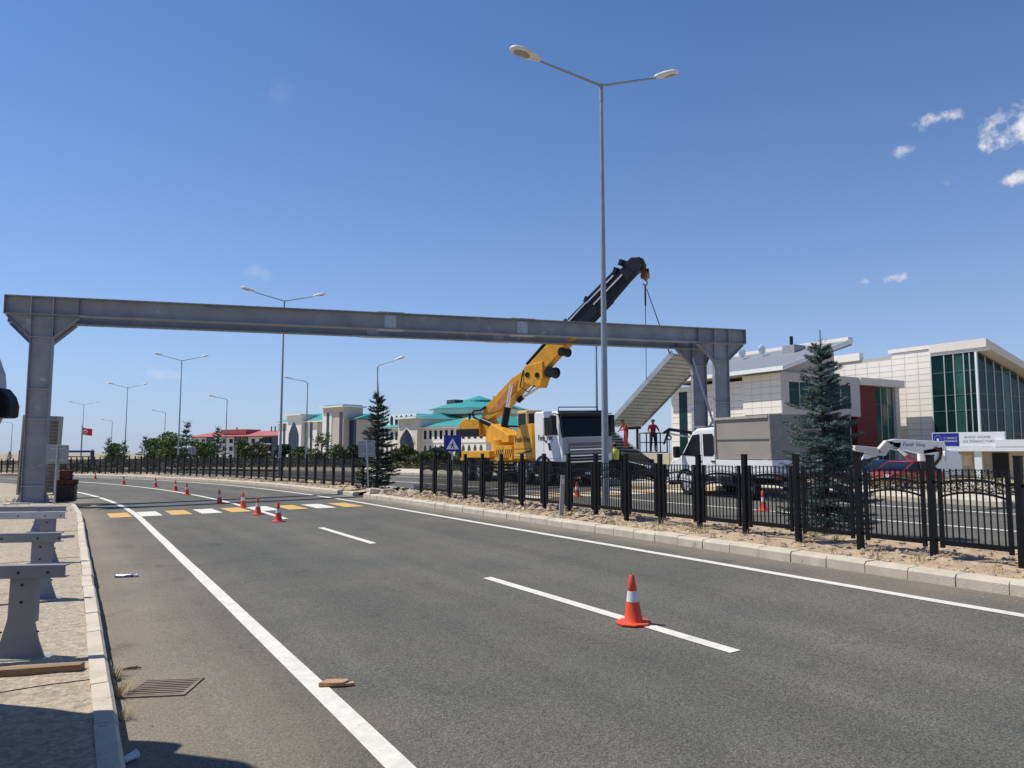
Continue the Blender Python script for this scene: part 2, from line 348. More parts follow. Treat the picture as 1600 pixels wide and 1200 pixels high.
# ground sheet to the horizon
def ground():
    xs = sorted(set([-4000, -2000, -1000, -600, -400, -300]+list(range(-240, 241, 6))+[300, 400, 600, 1000, 2000, 4000]))
    ys = sorted(set([-400, -200, -100]+list(range(-60, 301, 6))+[360, 450, 600, 900, 1500, 2500, 4500]))
    mb = MB()
    for y in ys:
        for x in xs: mb.v.append(Vector((x, y, gz(x, y)-.08+(.35*mnoise.noise(Vector((x*.05, y*.05, 3))) if abs(.866*x+.5*y-10) > 80 else 0))))
    w = len(xs)
    for j in range(len(ys)-1):
        for i in range(w-1): mb.f.append((j*w+i, j*w+i+1, (j+1)*w+i+1, (j+1)*w+i))
    structure('ground', mb, M_LAND)
ground()
road_l = structure('road_near_carriageway', strip(-14, 175, .30, 9.46, 0, 1.5, 6), M_ASPH)
road_r = structure('road_far_carriageway', strip(-14, 175, 12.15, 19.55, 0, 1.5, 4, doff=20), M_ASPH)
structure('road_crossing_gap', strip(27.2, 28.8, 9.44, 12.17, -.004, .5, 2, doff=20), M_ASPH)

def marking(name, s0, s1, d, w, m=M_WHITE, parent=None, shift=0, dz=.006, wob=.012):
    mb = MB(); ss = srange(s0, s1, .8)
    for i, s in enumerate(ss):
        j = wob*(mnoise.noise(Vector((s*1.3, d, 1))));
        mb.v += [R3(s, d-w/2+j, dz), R3(s, d+w/2+j, dz)]
    for i in range(len(ss)-1): mb.f.append((2*i, 2*i+1, 2*i+3, 2*i+2))
    return structure(name, mb, m, parent or road_l)
marking('edge_line', -10, 170, 1.80, .16)
marking('edge_line', -10, 170, 8.53, .15)
for a, b in ((5.05, 9.75), (14.5, 18.2), (-4.5, -.2)): marking('lane_dash', a, b, 5.22, .14)
marking('lane_line', 21.1, 170, 5.10, .15)
for d in (12.42, 15.2, 18.1): marking('lane_line', -10, 170, d, .13, parent=road_r)
def zebra():
    for k in range(9):
        n0 = 1.08+k*.805; mb = MB(); vs = []
        sm = 26.55-.33*(n0-1.36)
        for i, s in enumerate((-1.02, -.5, 0, .5, 1.02)):
            for dd in (0, .56): vs.append(R3(sm+s-.33*dd, n0+dd, .010))
        mb.add(vs, [(2*i, 2*i+1, 2*i+3, 2*i+2) for i in range(4)])
        structure('crossing_bar', mb, M_YELL if k % 2 == 0 else M_WHITE, road_l)
    for k in range(9):
        n0 = 12.6+k*.805; mb = MB(); sm = 26.55-.33*(n0-1.36)
        vs = [R3(sm+s-.33*dd, n0+dd, .010) for s in (-1.02, 0, 1.02) for dd in (0, .56)]
        mb.add(vs, [(2*i, 2*i+1, 2*i+3, 2*i+2) for i in range(2)])
        structure('crossing_bar', mb, M_YELL if k % 2 == 0 else M_WHITE, road_r)
zebra()

# left pavement with cast slabs, kerb stones, sandy verge
pav = structure('pavement', strip(-14, 170, -4.2, .20, .15, 1.5, 3), M_PJOINT)
def slabs():
    ss = [-6+1.62*i for i in range(40)]
    for i in range(len(ss)-1):
        for d0, d1 in ((-4.15, -2.006), (-2.0, .205)):
            mb = MB(); a, b = ss[i]+.004, ss[i+1]-.004; h = .180+random.uniform(-.004, .004)
            vs = []; ns = 7; nd = 7
            for u in range(ns+1):
                for w in range(nd+1):
                    s = a+(b-a)*u/ns; d = d0+(d1-d0)*w/nd
                    z = h+.012*mnoise.noise(Vector((s*2.3, d*2.3, 0)))+.007*mnoise.noise(Vector((s*8, d*8, 5)))
                    vs.append(R3(s, d, z))
            fs = [(u*(nd+1)+w, u*(nd+1)+w+1, (u+1)*(nd+1)+w+1, (u+1)*(nd+1)+w) for u in range(ns) for w in range(nd)]
            mb.add(vs, fs); o = structure('paving_slab', mb, M_PAVE, pav)
slabs()
def kerb(name, s0, s1, dface, inward, h, w, L, parent, step=.9, cham=.035, m=M_CONC, gap=.008):
    s = s0; i = 0
    while s < s1:
        l = min(L, s1-s); g = gap; mb = MB(); jz = random.uniform(-.006, .006); jd = random.uniform(-.008, .008)
        prof = [(0, -.06), (0, h-cham), (cham*.8, h), (w, h), (w, -.06)]
        ring = []
        for ss in (s+g, s+l-g):
            ring.append([R3(ss, dface+inward*(q[0])+jd, q[1]+jz) for q in prof])
        n = len(prof)
        mb.add(ring[0]+ring[1], [tuple(range(n)), tuple(range(2*n-1, n-1, -1))]+[(k, (k+1) % n, n+(k+1) % n, n+k) for k in range(n)])
        o = obj('kerb_stone', mb, m, parent)
        s += l; i += 1
kerb('k', -6, 75, .35, -1, .195, .145, .98, pav, gap=.003)
structure('pavement_far_edge', strip(75, 170, .05, .35, .17, 2), M_CONC)
structure('verge', strip(-14, 170, -16, -4.2, .10, 1.5, 8, zf=lambda s, d: .10+.07*mnoise.noise(Vector((s*.7, d*.7, 0)))), M_DIRT)

# median: kerb, dirt bank, clods
def dirt_z(s, d):
    t = (d-9.7)/2.3; e = min(1, max(0, t*5))*min(1, max(0, (1-t)*5))
    return .115+e*(.045*mnoise.noise(Vector((s*2.1, d*2.1, 0)))+.075*mnoise.noise(Vector((s*.55, d*.8, 4)))+.03*mnoise.noise(Vector((s*6, d*6, 9)))+.05)
med = structure('median_strip', strip(-12, 27.55, 9.68, 12.0, 0, .16, 16, zf=dirt_z), M_DIRT)
med2 = structure('median_strip_beyond_crossing', strip(28.5, 172, 9.68, 12.0, 0, .6, 8, zf=dirt_z), M_DIRT)
kerb('k', -10, 27.3, 9.46, 1, .155, .24, .62, med)
kerb('k', 28.4, 75, 9.46, 1, .155, .24, .98, med2)
structure('median_kerb_far', strip(75, 172, 9.46, 9.72, .15, 2), M_CONC, med2)
kerb('k', -10, 27.0, 12.15, -1, .13, .15, .98, med)
kerb('k', 28.4, 60, 12.15, -1, .13, .15, .98, med2)
def clods(name, n, srng, drng, parent, smax, m=M_ROCK, zf=dirt_z):
    mb = MB()
    base = [Vector(p) for p in ((1, 0, 0), (-1, 0, 0), (0, 1, 0), (0, -1, 0), (0, 0, 1), (0, 0, -1))]
    fs = [(0, 2, 4), (2, 1, 4), (1, 3, 4), (3, 0, 4), (2, 0, 5), (1, 2, 5), (3, 1, 5), (0, 3, 5)]
    for _ in range(n):
        s = random.uniform(*srng); d = random.uniform(*drng); r = smax*(.18+random.random()**3)
        p = R3(s, d, zf(s, d)+r*.15); a = random.random()*6.28; ca, sa = math.cos(a), math.sin(a)
        vs = []
        for q in base:
            k = r*random.uniform(.6, 1.25); v = Vector((q.x*k, q.y*k*.75, q.z*k*.6)); vs.append(p+Vector((v.x*ca-v.y*sa, v.x*sa+v.y*ca, v.z)))
        mb.add(vs, fs)
    return tag(obj(name, mb, m, parent, fix=False), kind='stuff')
clods('dirt_clods', 5600, (-1, 27.4), (9.75, 11.95), med, .055)
clods('dirt_clods', 900, (13, 27.4), (9.75, 11.9), med, .13)
clods('dirt_clods', 220, (24.6, 27.4), (9.7, 11.8), med, .20)
clods('dirt_clods', 2200, (28.7, 60), (9.75, 11.9), med2, .10)
clods('gutter_grit', 900, (3, 30), (.38, 1.1), road_l, .012, zf=lambda s, d: 0)
clods('gutter_grit', 600, (2, 24), (9.0, 9.44), road_l, .012, zf=lambda s, d: 0)
clods('pavement_rubble', 160, (26, 38), (-3, .1), pav, .07, zf=lambda s, d: .18)

# far side of the road: kerb, pavement
pav2 = structure('far_pavement', strip(-14, 172, 19.75, 23.2, .15, 1.5, 2), M_CONC)
kerb('k', -10, 60, 19.55, 1, .16, .2, .98, pav2)
structure('forecourt', strip(-14, 40, 23.2, 52, .02, 3, 12), mat('forecourt_paving', (.40, .35, .28), .9, var=.15, scale=1))

# ------------------------------------------------------------------ median fence
PL = 1.148
def scroll(mb, c, r, a0, a1, flip, th=.0055, n=7):
    pts = []
    for i in range(n+1):
        a = a0+(a1-a0)*i/n; rr = r*(1-.45*i/n); pts.append((c[0]+flip*rr*math.cos(a), 0, c[1]+rr*math.sin(a)))
    mb.tube(pts, th, 3, caps=False)
def arch(x, z0, rise, L=PL):
    t = (x-L/2)/(L/2-.12); return z0+rise*(1-t*t)
def panel_meshes():
    fr = MB()
    for x in (.125, PL-.125): fr.lo((x-.025, -.022, .16), (x+.025, .022, 1.25))
    fr.lo((.10, -.02, .20), (PL-.10, .02, .27))
    for z0 in (.86, 1.03):
        xs = [.15+(PL-.3)*i/12 for i in range(13)]
        for i in range(12): fr.bar((xs[i]-.002, 0, arch(xs[i], z0, .075)), (xs[i+1]+.002, 0, arch(xs[i+1], z0, .075)), .028, .026, (0, 1, 0))
    for z in (.26, 1.06):
        fr.lo((-.0, -.012, z-.02), (.105, .012, z+.02)); fr.lo((PL-.105, -.012, z-.02), (PL, .012, z+.02))
    sc = MB(); nb = 10; xs = [.15+(PL-.3)*(i+.5)/nb for i in range(nb)]
    for i in range(nb-1):
        x = (xs[i]+xs[i+1])/2; h = arch(x, 0, .075)
        for zc in (.96+h, 1.145+h*.6):
            for f in (-1, 1):
                scroll(sc, (x+f*.014, zc+.036), .024, -1.2, 3.6, f); scroll(sc, (x+f*.014, zc-.036), .024, 1.2, -3.6, f)
    bar = MB(); bar.lo((-.008, -.008, .24), (.008, .008, 1.25))
    # a cheap whole panel for the far run
    far = MB(); far.v = list(fr.v); far.f = list(fr.f)
    for x in xs: far.lo((x-.008, -.008, .24), (x+.008, .008, 1.25))
    for x in xs[:-1]:
        for z in (.99, 1.16): far.lo((x+.02, -.005, z), (x+.065, .005, z+.05))
    return fr, sc, bar, far, xs
def fence_mat(s, d):
    p = R(s, d); q = R(s+PL, d); h = (q-p).normalized(); za = gz(p.x, p.y); zb = gz(q.x, q.y)
    x = Vector((q.x-p.x, q.y-p.y, zb-za)).normalized(); z = Vector((0, 0, 1)); y = z.cross(x).normalized()
    M = Matrix((x, y, z)).transposed().to_4x4(); M.translation = (p.x, p.y, za); return M
def fences():
    fr, sc, bar, far, xs = panel_meshes()
    me = {}
    for n_, b in (('fence_panel', fr), ('scrollwork', sc), ('bar', bar), ('fence_panel_far', far)):
        me[n_] = b.mesh(n_); fix_normals(me[n_]); me[n_].materials.append(M_BLACK)
    post = MB(); post.lo((-.04, -.04, -.1), (.04, .04, 1.43)); post.lo((-.046, -.046, 1.43), (.046, .046, 1.447)); pm = post.mesh('post'); fix_normals(pm); pm.materials.append(M_BLACK)
    # near run: s from about 2 to 24.8
    root = thing('median_fence', 'black wrought iron fence with arched rails and scrolls, nearest run along the dirt median', 'fence', loc=R3(24.8, 10.55, 0))
    inv = MW[root.name].inverted(); s = 24.75; k = 0
    def dd(s): return 10.62 if s > 17 else 10.62-.12*min(1, (17-s)/6)
    while s > -2:
        p = obj('post', pm, M_BLACK, root); Mf = fence_mat(s-PL, dd(s)) ; Mp = Mf.copy(); Mp.translation = R3(s, dd(s), .13+random.uniform(-.012, .012))
        p.matrix_local = inv @ Mp @ Matrix.Rotation(rad(random.uniform(-.5, .5)), 4, 'Y')
        a = R3(s-PL, dd(s-PL), .13); b = R3(s, dd(s), .13); x = (b-a).normalized(); z = Vector((0, 0, 1)); y = z.cross(x).normalized()
        Mx = Matrix((x, y, z)).transposed().to_4x4(); Mx.translation = a+Vector((0, 0, random.uniform(-.01, .01)))
        pn = obj('fence_panel', me['fence_panel'], M_BLACK, root); pn.matrix_local = inv @ Mx
        w = tag(obj('scrollwork', me['scrollwork'], M_BLACK, pn), kind='stuff')
        for bx in xs:
            br = obj('bar', me['bar'], M_BLACK, pn); br.location = (bx, 0, 0)
        s -= PL; k += 1
    p = obj('post', pm, M_BLACK, root); Mp = Mf.copy(); Mp.translation = R3(s, dd(s), .13); p.matrix_local = inv @ Mp
    # far run beyond the crossing gap
    root = thing('median_fence', 'black iron fence curving away on the median beyond the zebra crossing gap', 'fence', loc=R3(30.3, 10.6, 0))
    inv = MW[root.name].inverted(); s = 30.3
    while s < 150:
        Mf = fence_mat(s, 10.6); Mf.translation.z += .14
        p = obj('post', pm, M_BLACK, root); p.matrix_local = inv @ Mf
        pn = obj('fence_panel', me['fence_panel_far'], M_BLACK, root); pn.matrix_local = inv @ Mf
        s += PL
fences()

# ------------------------------------------------------------------ street lamps
def head_mesh():
    mb = MB(); seg = 12; prof = [(0, .035, .035), (.08, .07, .06), (.30, .13, .085), (.58, .15, .09), (.75, .12, .07), (.84, .05, .03)]
    vs = []
    for x, w, h in prof:
        for k in range(seg):
            a = 2*math.pi*k/seg; vs.append((x, w*math.cos(a), h*math.sin(a)*(1.0 if math.sin(a) > 0 else .45)+.02))
    fs = [(i*seg+k, i*seg+(k+1) % seg, (i+1)*seg+(k+1) % seg, (i+1)*seg+k) for i in range(len(prof)-1) for k in range(seg)]+[tuple(range(seg)), tuple((len(prof)-1)*seg+k for k in range(seg))]
    mb.add(vs, fs); return mb
def lens_mesh():
    mb = MB(); seg = 12; vs = [(.54, 0, -.045)]
    for k in range(seg):
        a = 2*math.pi*k/seg; vs.append((.54+.22*math.cos(a), .105*math.sin(a), -.018))
    mb.add(vs, [(0, 1+k, 1+(k+1) % seg) for k in range(seg)]); return mb
HEAD = head_mesh().mesh('lamp_head'); fix_normals(HEAD); HEAD.materials.append(mat('lamp_housing', (.74, .72, .64), .45, var=.12, scale=5))
for p in HEAD.polygons: p.use_smooth = True
LENS = lens_mesh().mesh('lamp_lens'); LENS.materials.append(mat('lamp_lens', (.33, .31, .24), .2, var=.2))
def lamp(xy, h, label, arms, head, group, rise=.5, rise2=.68, L=1.85, rb=.095, rt=.042):
    x, y = xy; t = thing('street_lamp', label, 'street lamp', loc=(x, y, gz(x, y)+.1), group=group)
    mb = MB(); mb.tube([(0, 0, -.2), (0, 0, h*.5), (0, 0, h-.4)], [rb, (rb+rt)/2, rt], 10); obj('pole', mb, M_POLE, t, smooth=True)
    c = MB(); c.tube([(0, 0, h-.45), (0, 0, h+.02)], [rt*1.25, rt*1.2], 10); obj('collar', c, M_POLE, t, smooth=True)
    b = MB(); b.lo((-.2, -.2, -.1), (.2, .2, .03)); obj('base_plate', b, M_POLE, t)
    d = MB(); d.lo((-.05, -rb-.012, .9), (.05, -rb+.02, 1.4)); obj('access_door', d, M_POLE, t)
    for sgn in arms:
        hx, hy = head[0]*sgn, head[1]*sgn; sl = (rise if sgn < 0 else rise2)/(L+.8)
        a = MB(); e = Vector((hx*L, hy*L, h+sl*L))
        if len(arms) == 2: a.tube([(0, 0, h-.02), e], [rt*.8, rt*.62], 8)
        else: a.tube([(0, 0, h-.02), (hx*.15, hy*.15, h+.12), (hx*.5, hy*.5, h+.22), e], [rt*.9, rt*.85, rt*.75, rt*.6], 8)
        obj('arm', a, M_POLE, t, smooth=True)
        M = Matrix.Translation(e) @ Matrix.Rotation(math.atan2(hy, hx), 4, 'Z') @ Matrix.Rotation(-math.atan(sl)-.03, 4, 'Y')
        o = obj('lamp_head', HEAD, None, t); o.matrix_local = M @ Matrix.Diagonal((1.05, 1.28, 1.3, 1))
        q = obj('lens', LENS, None, o)
G1 = 'double armed street lamps along the median'; G2 = 'single armed street lamps beyond the far carriageway'
lamp((2.33, 19.05), 11.05, 'tallest double-armed grey street lamp standing behind the fence in front of the crane truck', (-1, 1), (.866, .5), G1, rise=.2, rise2=.95)
lamp((-14.6, 48), 11.2, 'double-armed grey street lamp seen behind the left half of the steel beam', (-1, 1), (.85, .53), G1)
lamp((-34.6, 79), 11.2, 'double-armed street lamp in front of the green broadleaf trees, left of the apartment block', (-1, 1), (.8, .6), G1)
lamp((-56.4, 111), 11.2, 'double-armed street lamp, fourth from the crane truck along the median', (-1, 1), (.76, .65), G1)
lamp((-83.6, 148), 11.2, 'double-armed street lamp farthest away, next to the red flag', (-1, 1), (.7, .7), G1)
lamp((4.5, 40.2), 7.2, 'thin street lamp pole behind the truck cab, its head hidden by the beam', (1,), (.8, .4), G2, rise=.2, L=.9)
lamp((-10.5, 59), 7.9, 'single-armed street lamp behind the spruce at the crossing gap', (1,), (.96, -.2), G2, L=1.4)
lamp((-19.6, 72.5), 7.9, 'single-armed street lamp in front of the teal-roofed arched gatehouse', (-1,), (.95, .3), G2, L=1.4)
lamp((-35.5, 94.4), 7.9, 'single-armed street lamp in front of the red-roofed apartment block', (-1,), (.95, .3), G2, L=1.4)
lamp((-56.5, 123.7), 7.9, 'single-armed street lamp left of the green broadleaf trees', (-1,), (.95, .3), G2, L=1.4)
lamp((-80, 152), 7.9, 'single-armed street lamp farthest left beyond the small fir trees', (-1,), (.95, .3), G2, L=1.4)
lamp(((20-800)/1186*150, 150), 7.9, 'slim street lamp at the left picture edge behind the louvred panel', (-1,), (.95, .3), G2, L=1.4)

# ------------------------------------------------------------------ traffic cones
def make_cone():
    t = thing('traffic_cone', 'x', 'traffic cone')
    b = MB(); c8 = [(.185*math.cos(rad(22.5+45*k)), .185*math.sin(rad(22.5+45*k)), 0) for k in range(8)]
    b.prism(c8, (0, 0, .022)); bo = obj('base', b, M_ORANGE, t, bevel=.006)
    rz = lambda z: .098-.074*(z-.02)/.48
    k = MB(); k.lathe([(rz(.02)+.012, .018), (rz(.03), .034), (rz(.232), .232), (rz(.232)-.004, .234)], 22); obj('lower_body', k, M_ORANGE, t, smooth=True)
    w = MB(); w.lathe([(rz(.228)+.0015, .228), (rz(.335)+.0015, .335)], 22); obj('reflective_band', w, M_REFL, t, smooth=True)
    u = MB(); u.lathe([(rz(.331)-.002, .331), (rz(.333), .334), (rz(.49), .49), (.018, .50), (.012, .485)], 22); obj('upper_body', u, M_ORANGE, t, smooth=True)
    h = MB(); h.tube([(0, -.035, .475), (0, -.012, .475)], .006, 8); obj('hole', h, M_PLAST, t)
    return t
cone0 = make_cone()
cone_list = [((1.27, 8.12), 'nearest orange traffic cone with white band, on the broken lane line in the foreground', 20),
 ((-6.13, 20.16), 'orange cone just in front of the zebra crossing, rightmost of the receding row', 5),
 ((-7.43, 22.45), 'orange cone standing on the white crossing bars, second of the receding row', 40),
 ((-8.85, 25.25), 'orange cone at the back edge of the crossing bars, third of the receding row', 0),
 ((-10.42, 27.32), 'orange cone under the beam shadow, fourth of the receding row', 12),
 ((-14.14, 33.31), 'orange cone just beyond the beam shadow, fifth of the receding row', 33),
 ((-16.14, 36.71), 'orange cone sixth of the receding row on the curve', 10),
 ((-19.17, 41.15), 'orange cone seventh of the receding row on the curve', 60),
 ((-23.1, 45.5), 'orange cone eighth of the receding row on the curve', 25),
 ((-30.8, 56.5), 'orange cone farthest away at the end of the row', 0),
 ((2.2, 25.79), 'orange cone behind the fence in front of the white truck cab', 9),
 ((6.34, 19.35), 'orange cone behind the fence beside the white crew-cab truck', 30)]
for i, (xy, lab, a) in enumerate(cone_list):
    M = place(xy=xy, head=(math.cos(rad(a)), math.sin(rad(a))), dz=.002+(.006 if i == 0 else 0))
    if i == 0:
        cone0.matrix_world = M; MW[cone0.name] = M; tag(cone0, lab, 'traffic cone', 'orange traffic cones on the road')
    else: copy_tree(cone0, None, M, label=lab, cat='traffic cone', group='orange traffic cones on the road')

# ------------------------------------------------------------------ steel portal (footbridge frame)
def ibeam(mb, p, q, h, bw, tf=.035, tw=.02, up=(0, 0, 1)):
    p = Vector(p); q = Vector(q); x = (q-p).normalized(); up = Vector(up); y = up.cross(x).normalized(); z = x.cross(y)
    for sg in (-1, 1):
        o = z*sg*(h/2-tf/2); mb.bar(p+o, q+o, bw, tf, up)
    mb.bar(p, q, tw, h-2*tf-.002, up)
def portal():
    A = Vector((-18.63, 27.55)); Bp = Vector((10.95, 35.5)); u = (Bp-A).normalized(); Lb = (Bp-A).length
    fn = Vector((u.y, -u.x))  # towards the camera
    zt, hb, bw, cw, cbw = 7.74, .70, .40, .76, .24
    off = Vector((-.5, .866))*2.15
    labels = ('nearer grey steel portal frame of the unfinished footbridge spanning the road', 'second grey steel portal frame, just behind the first and half hidden by it')
    for k in range(2):
        o = A+off*k; root = thing('footbridge_portal', labels[k], 'steel frame', loc=(o.x, o.y, 0), rz=math.atan2(u.y, u.x), group='steel portal frames over the road')
        # local: x along the beam, -y towards the camera
        segs = [0, 14.05, 19.75, Lb]
        for i in range(3):
            mb = MB(); ibeam(mb, (segs[i]+(.006 if i else 0), 0, zt-hb/2), (segs[i+1]-.006, 0, zt-hb/2), hb, bw)
            obj('beam_segment', mb, M_STEEL, root)
        for i in (1, 2):
            x = segs[i]
            for z in (zt+.012, zt-hb-.012):
                m_ = MB(); m_.lo((x-.55, -bw/2-.01, z-.011), (x+.55, bw/2+.01, z+.011)); o_ = obj('splice_plate', m_, M_GALV if z < zt else M_STEELD, root)
            m_ = MB(); m_.lo((x-.24, -.034, zt-hb+.09), (x+.24, -.011, zt-.09)); sp = obj('splice_plate', m_, M_GALV, root)
            bt = MB()
            for bx in (-.18, -.09, .09, .18):
                for bz in range(5): bt.tube([(x+bx, -.05, zt-hb+.15+bz*.10), (x+bx, -.034, zt-hb+.15+bz*.10)], .016, 6)
            obj('bolts', bt, M_STEELD, sp)
        for ci, cx in enumerate((1.25-.07*k, Lb-(1.26 if k == 0 else .70))):
            w = o+u*cx; zb = gz(w.x, w.y)+(.19 if ci == 0 else .17)
            mb = MB(); ibeam(mb, (cx, 0, zb+.03), (cx, 0, zt-hb-.024), cw, cbw, .03, .02, up=(1, 0, 0)); obj('column', mb, M_STEEL, root)
            bp = MB(); bp.lo((cx-.6, -.42, zb), (cx+.6, .42, zb+.03)); pl = obj('base_plate', bp, M_STEEL, root)
            an = MB()
            for ax in (-.52, .52):
                for ay in (-.34, 0, .34): an.tube([(cx+ax, ay, zb+.02), (cx+ax, ay, zb+.10)], .018, 6)
            obj('anchor_bolts', an, M_STEELD, pl)
            pd = MB(); pd.lo((cx-.75, -.55, zb-.35), (cx+.75, .55, zb-.003)); obj('plinth', pd, M_CONC, root)
            for sg in (-1, 1):
                g = MB(); g.prism([(cx+sg*(cw/2+.003), -.010, zb+.03), (cx+sg*(cw/2+.17), -.010, zb+.03), (cx+sg*(cw/2+.003), -.010, zb+.4)], (0, .02, 0)); obj('base_gusset', g, M_STEEL, root)
                # haunch: web + sloping flange
                zl = zt-hb-.024; hw, hh = .82, .78
                if ci == 0 and sg < 0: hw = min(.82, cx-cw/2-.03)
                if ci == 1 and sg > 0: hw = min(.80, Lb-cx-cw/2-.03); hh = .74
                h_ = MB(); h_.prism([(cx+sg*(cw/2+.002), -.010, zl-.002), (cx+sg*(cw/2+hw), -.010, zl-.002), (cx+sg*(cw/2+.002), -.010, zl-hh)], (0, .02, 0)); ho = obj('haunch_web', h_, M_STEEL, root)
                f_ = MB(); f_.bar((cx+sg*(cw/2+hw), 0, zl-.018), (cx+sg*(cw/2+.004), 0, zl-hh-.018), cbw-.006, .028, (0, 0, 1)); obj('haunch_flange', f_, M_STEEL, root)
            for z in (zt-hb-.82, zt-hb-2.75, zt-hb-3.85, zb+.6):
                if z < zb: continue
                s_ = MB()
                for sy in (-1, 1): s_.lo((cx-cw/2+.031, sy*.011, z-.009), (cx+cw/2-.031, sy*(cbw/2-.004), z+.009))
                obj('stiffener', s_, M_GALV, root)
            for x in (cx-cw/2+.015, cx+cw/2-.015, cx+cw/2+.82, cx-cw/2-.82):
                if x < .1 or x > Lb-.1: continue
                s_ = MB()
                for sy in (-1, 1): s_.lo((x-.009, sy*.011, zt-hb+.036), (x+.009, sy*(bw/2-.004), zt-.036))
                obj('stiffener', s_, M_GALV if abs(x-cx) < .5 else M_STEELD, root)
        for x in (.012, Lb-.012):
            e = MB(); e.lo((x-.010, -bw/2+.003, zt-hb+.036), (x+.010, bw/2-.003, zt-.036)); obj('end_plate', e, M_STEELD, root)
        if k == 0:
            P0 = MW[root.name].copy()
    return A, u, Lb, zt, hb, off
PA, PU, PLb, PZT, PHB, POFF = portal()

# sloping brace left on the far columns
# ------------------------------------------------------------------ footbridge stairs
def stairs():
    ey = Vector((-.5, .866, 0)); ex = Vector((.866, .5, 0)); z = Vector((0, 0, 1))
    # upper flight: from landing (far, low) to bridge deck (near, high)
    root = thing('stair_flight', 'upper pale ribbed stair flight hanging from the crane under the right end of the beam', 'stairs', loc=(6.8, 45, gz(6.8, 45)))
    b0 = Vector((5.75, 45.0, 3.66)); t0 = Vector((8.35, 39.2, 7.15)); W = ex*2.45
    def flight(root, b0, t0, n, drop):
        L = (t0-b0); up = L.cross(W).normalized();
        if up.z < 0: up = -up
        for k, w in enumerate((0, 1)):
            s_ = MB(); s_.bar(b0+W*w, t0+W*w, .05, .30, up); obj('stringer', s_, M_GALV, root, world=True)
        pl = MB(); c = W*.5; pl.bar(b0+c-up*.06, t0+c-up*.06, W.length-.055, .02, up); obj('soffit_sheet', pl, M_STAIR, root, world=True)
        for i in range(n):
            f = (i+.5)/n; p = b0+L*f-up*.085
            r = MB(); r.bar(p+W*.02, p+W*.98, .055, .05, up); obj('rib', r, M_STAIR, root, world=True)
            q = b0+L*f+up*.05; tr = MB(); hd = Vector((L.x, L.y, 0)).normalized(); tr.box(q+W*.5, (W.length-.06, .28, .03), Matrix((ex, ey, z)).transposed()); obj('tread', tr, M_GALV, root, world=True)
    flight(root, b0, t0, 21, 0)
    root = thing('stair_flight', 'lower pale ribbed stair flight sloping down to the far pavement behind the lamp post', 'stairs', loc=(5.5, 42, gz(5.5, 42)))
    b1 = Vector((3.35, 44.6, 3.66)); t1 = Vector((6.1, 39.2, .72)); 
    flight(root, b1, t1, 18, 0)
    ld = thing('stair_landing', 'small dark landing where the two pale stair flights meet', 'landing', loc=(5, 46, gz(5, 46)))
    m_ = MB(); m_.box(Vector((5.35, 46.2, 3.62)), (5.2, 1.7, .08), Matrix((ex, ey, z)).transposed()); obj('deck', m_, M_STAIR, ld, world=True)
    for a in (-2.4, 2.4):
        for b in (-.6, .6):
            p = Vector((5.35, 46.2, 0))+ex*a+ey*b; m_ = MB(); m_.lo((p.x-.07, p.y-.07, gz(p.x, p.y)-.05), (p.x+.07, p.y+.07, 3.57)); obj('leg', m_, M_RUST, ld, world=True)
    for a in (-2.5, 2.5):
        m_ = MB(); p = Vector((5.35, 46.2, 3.5))+ex*a; m_.bar(p-ey*.8, p+ey*.8, .1, .16); obj('edge_beam', m_, M_RUST, ld, world=True)
    return b0, t0, W
SB, ST, SW = stairs()
def brace():
    w = PA+PU*(PLb-1.26)
    t = thing('diagonal_brace', 'slim pale diagonal brace between the two right-hand portal columns', 'brace', loc=(w.x-.4, w.y+.8, gz(w.x, w.y)))
    for (a, b, h0, h1) in ((.25, .85, 3.3, 6.6), (.85, .3, 2.0, 3.4)):
        p = w+POFF*a; q = w+POFF*b; m_ = MB(); m_.bar((p.x, p.y, h0), (q.x, q.y, h1), .07, .07); obj('strut', m_, M_GALV, t, world=True)
    for h in (1.9, 3.2):
        p = w+POFF*.15; q = w+POFF*.85; m_ = MB(); m_.bar((p.x, p.y, h), (q.x, q.y, h), .09, .09); obj('crossbar', m_, M_STEELD, t, world=True)
brace()

# ------------------------------------------------------------------ wheels
def wheel_meshes(r, w, rimr):
    t = MB(); t.lathe([(rimr, -w/2), (r*.93, -w/2), (r, -w/2+.04), (r, w/2-.04), (r*.93, w/2), (rimr, w/2), (rimr-.02, w/2-.03), (rimr-.02, -w/2+.03)], 26, axis='y')
    h = MB(); h.lathe([(rimr, w/2-.02), (rimr*.9, w/2-.035), (rimr*.78, w/2-.09), (rimr*.42, w/2-.08), (rimr*.34, w/2-.01), (rimr*.2, w/2), (.01, w/2)], 20, axis='y')
    return t, h
def add_wheel(root, x, y, r, w, rimr, side, rim_mat, cache={}):
    key = (r, w, rimr, rim_mat.name)
    if key not in cache:
        t, h = wheel_meshes(r, w, rimr); a = t.mesh('tyre'); fix_normals(a); a.materials.append(M_RUB); b = h.mesh('rim'); fix_normals(b); b.materials.append(rim_mat)
        for p in list(a.polygons)+list(b.polygons): p.use_smooth = True
        a.set_sharp_from_angle(angle=rad(40)); b.set_sharp_from_angle(angle=rad(35)); cache[key] = (a, b)
    a, b = cache[key]
    o = obj('wheel', a, None, root); o.location = (x, y, r); o.rotation_euler = (0, 0, 0 if side > 0 else math.pi)
    q = obj('rim', b, None, o); return o
M_RIM = mat('steel_rim', (.50, .50, .50), .4, .5, var=.1)
M_TEXTK = mat('black_lettering', (.02, .02, .025), .5)
M_HAZR = mat('hazard_dark', (.10, .03, .01), .6)

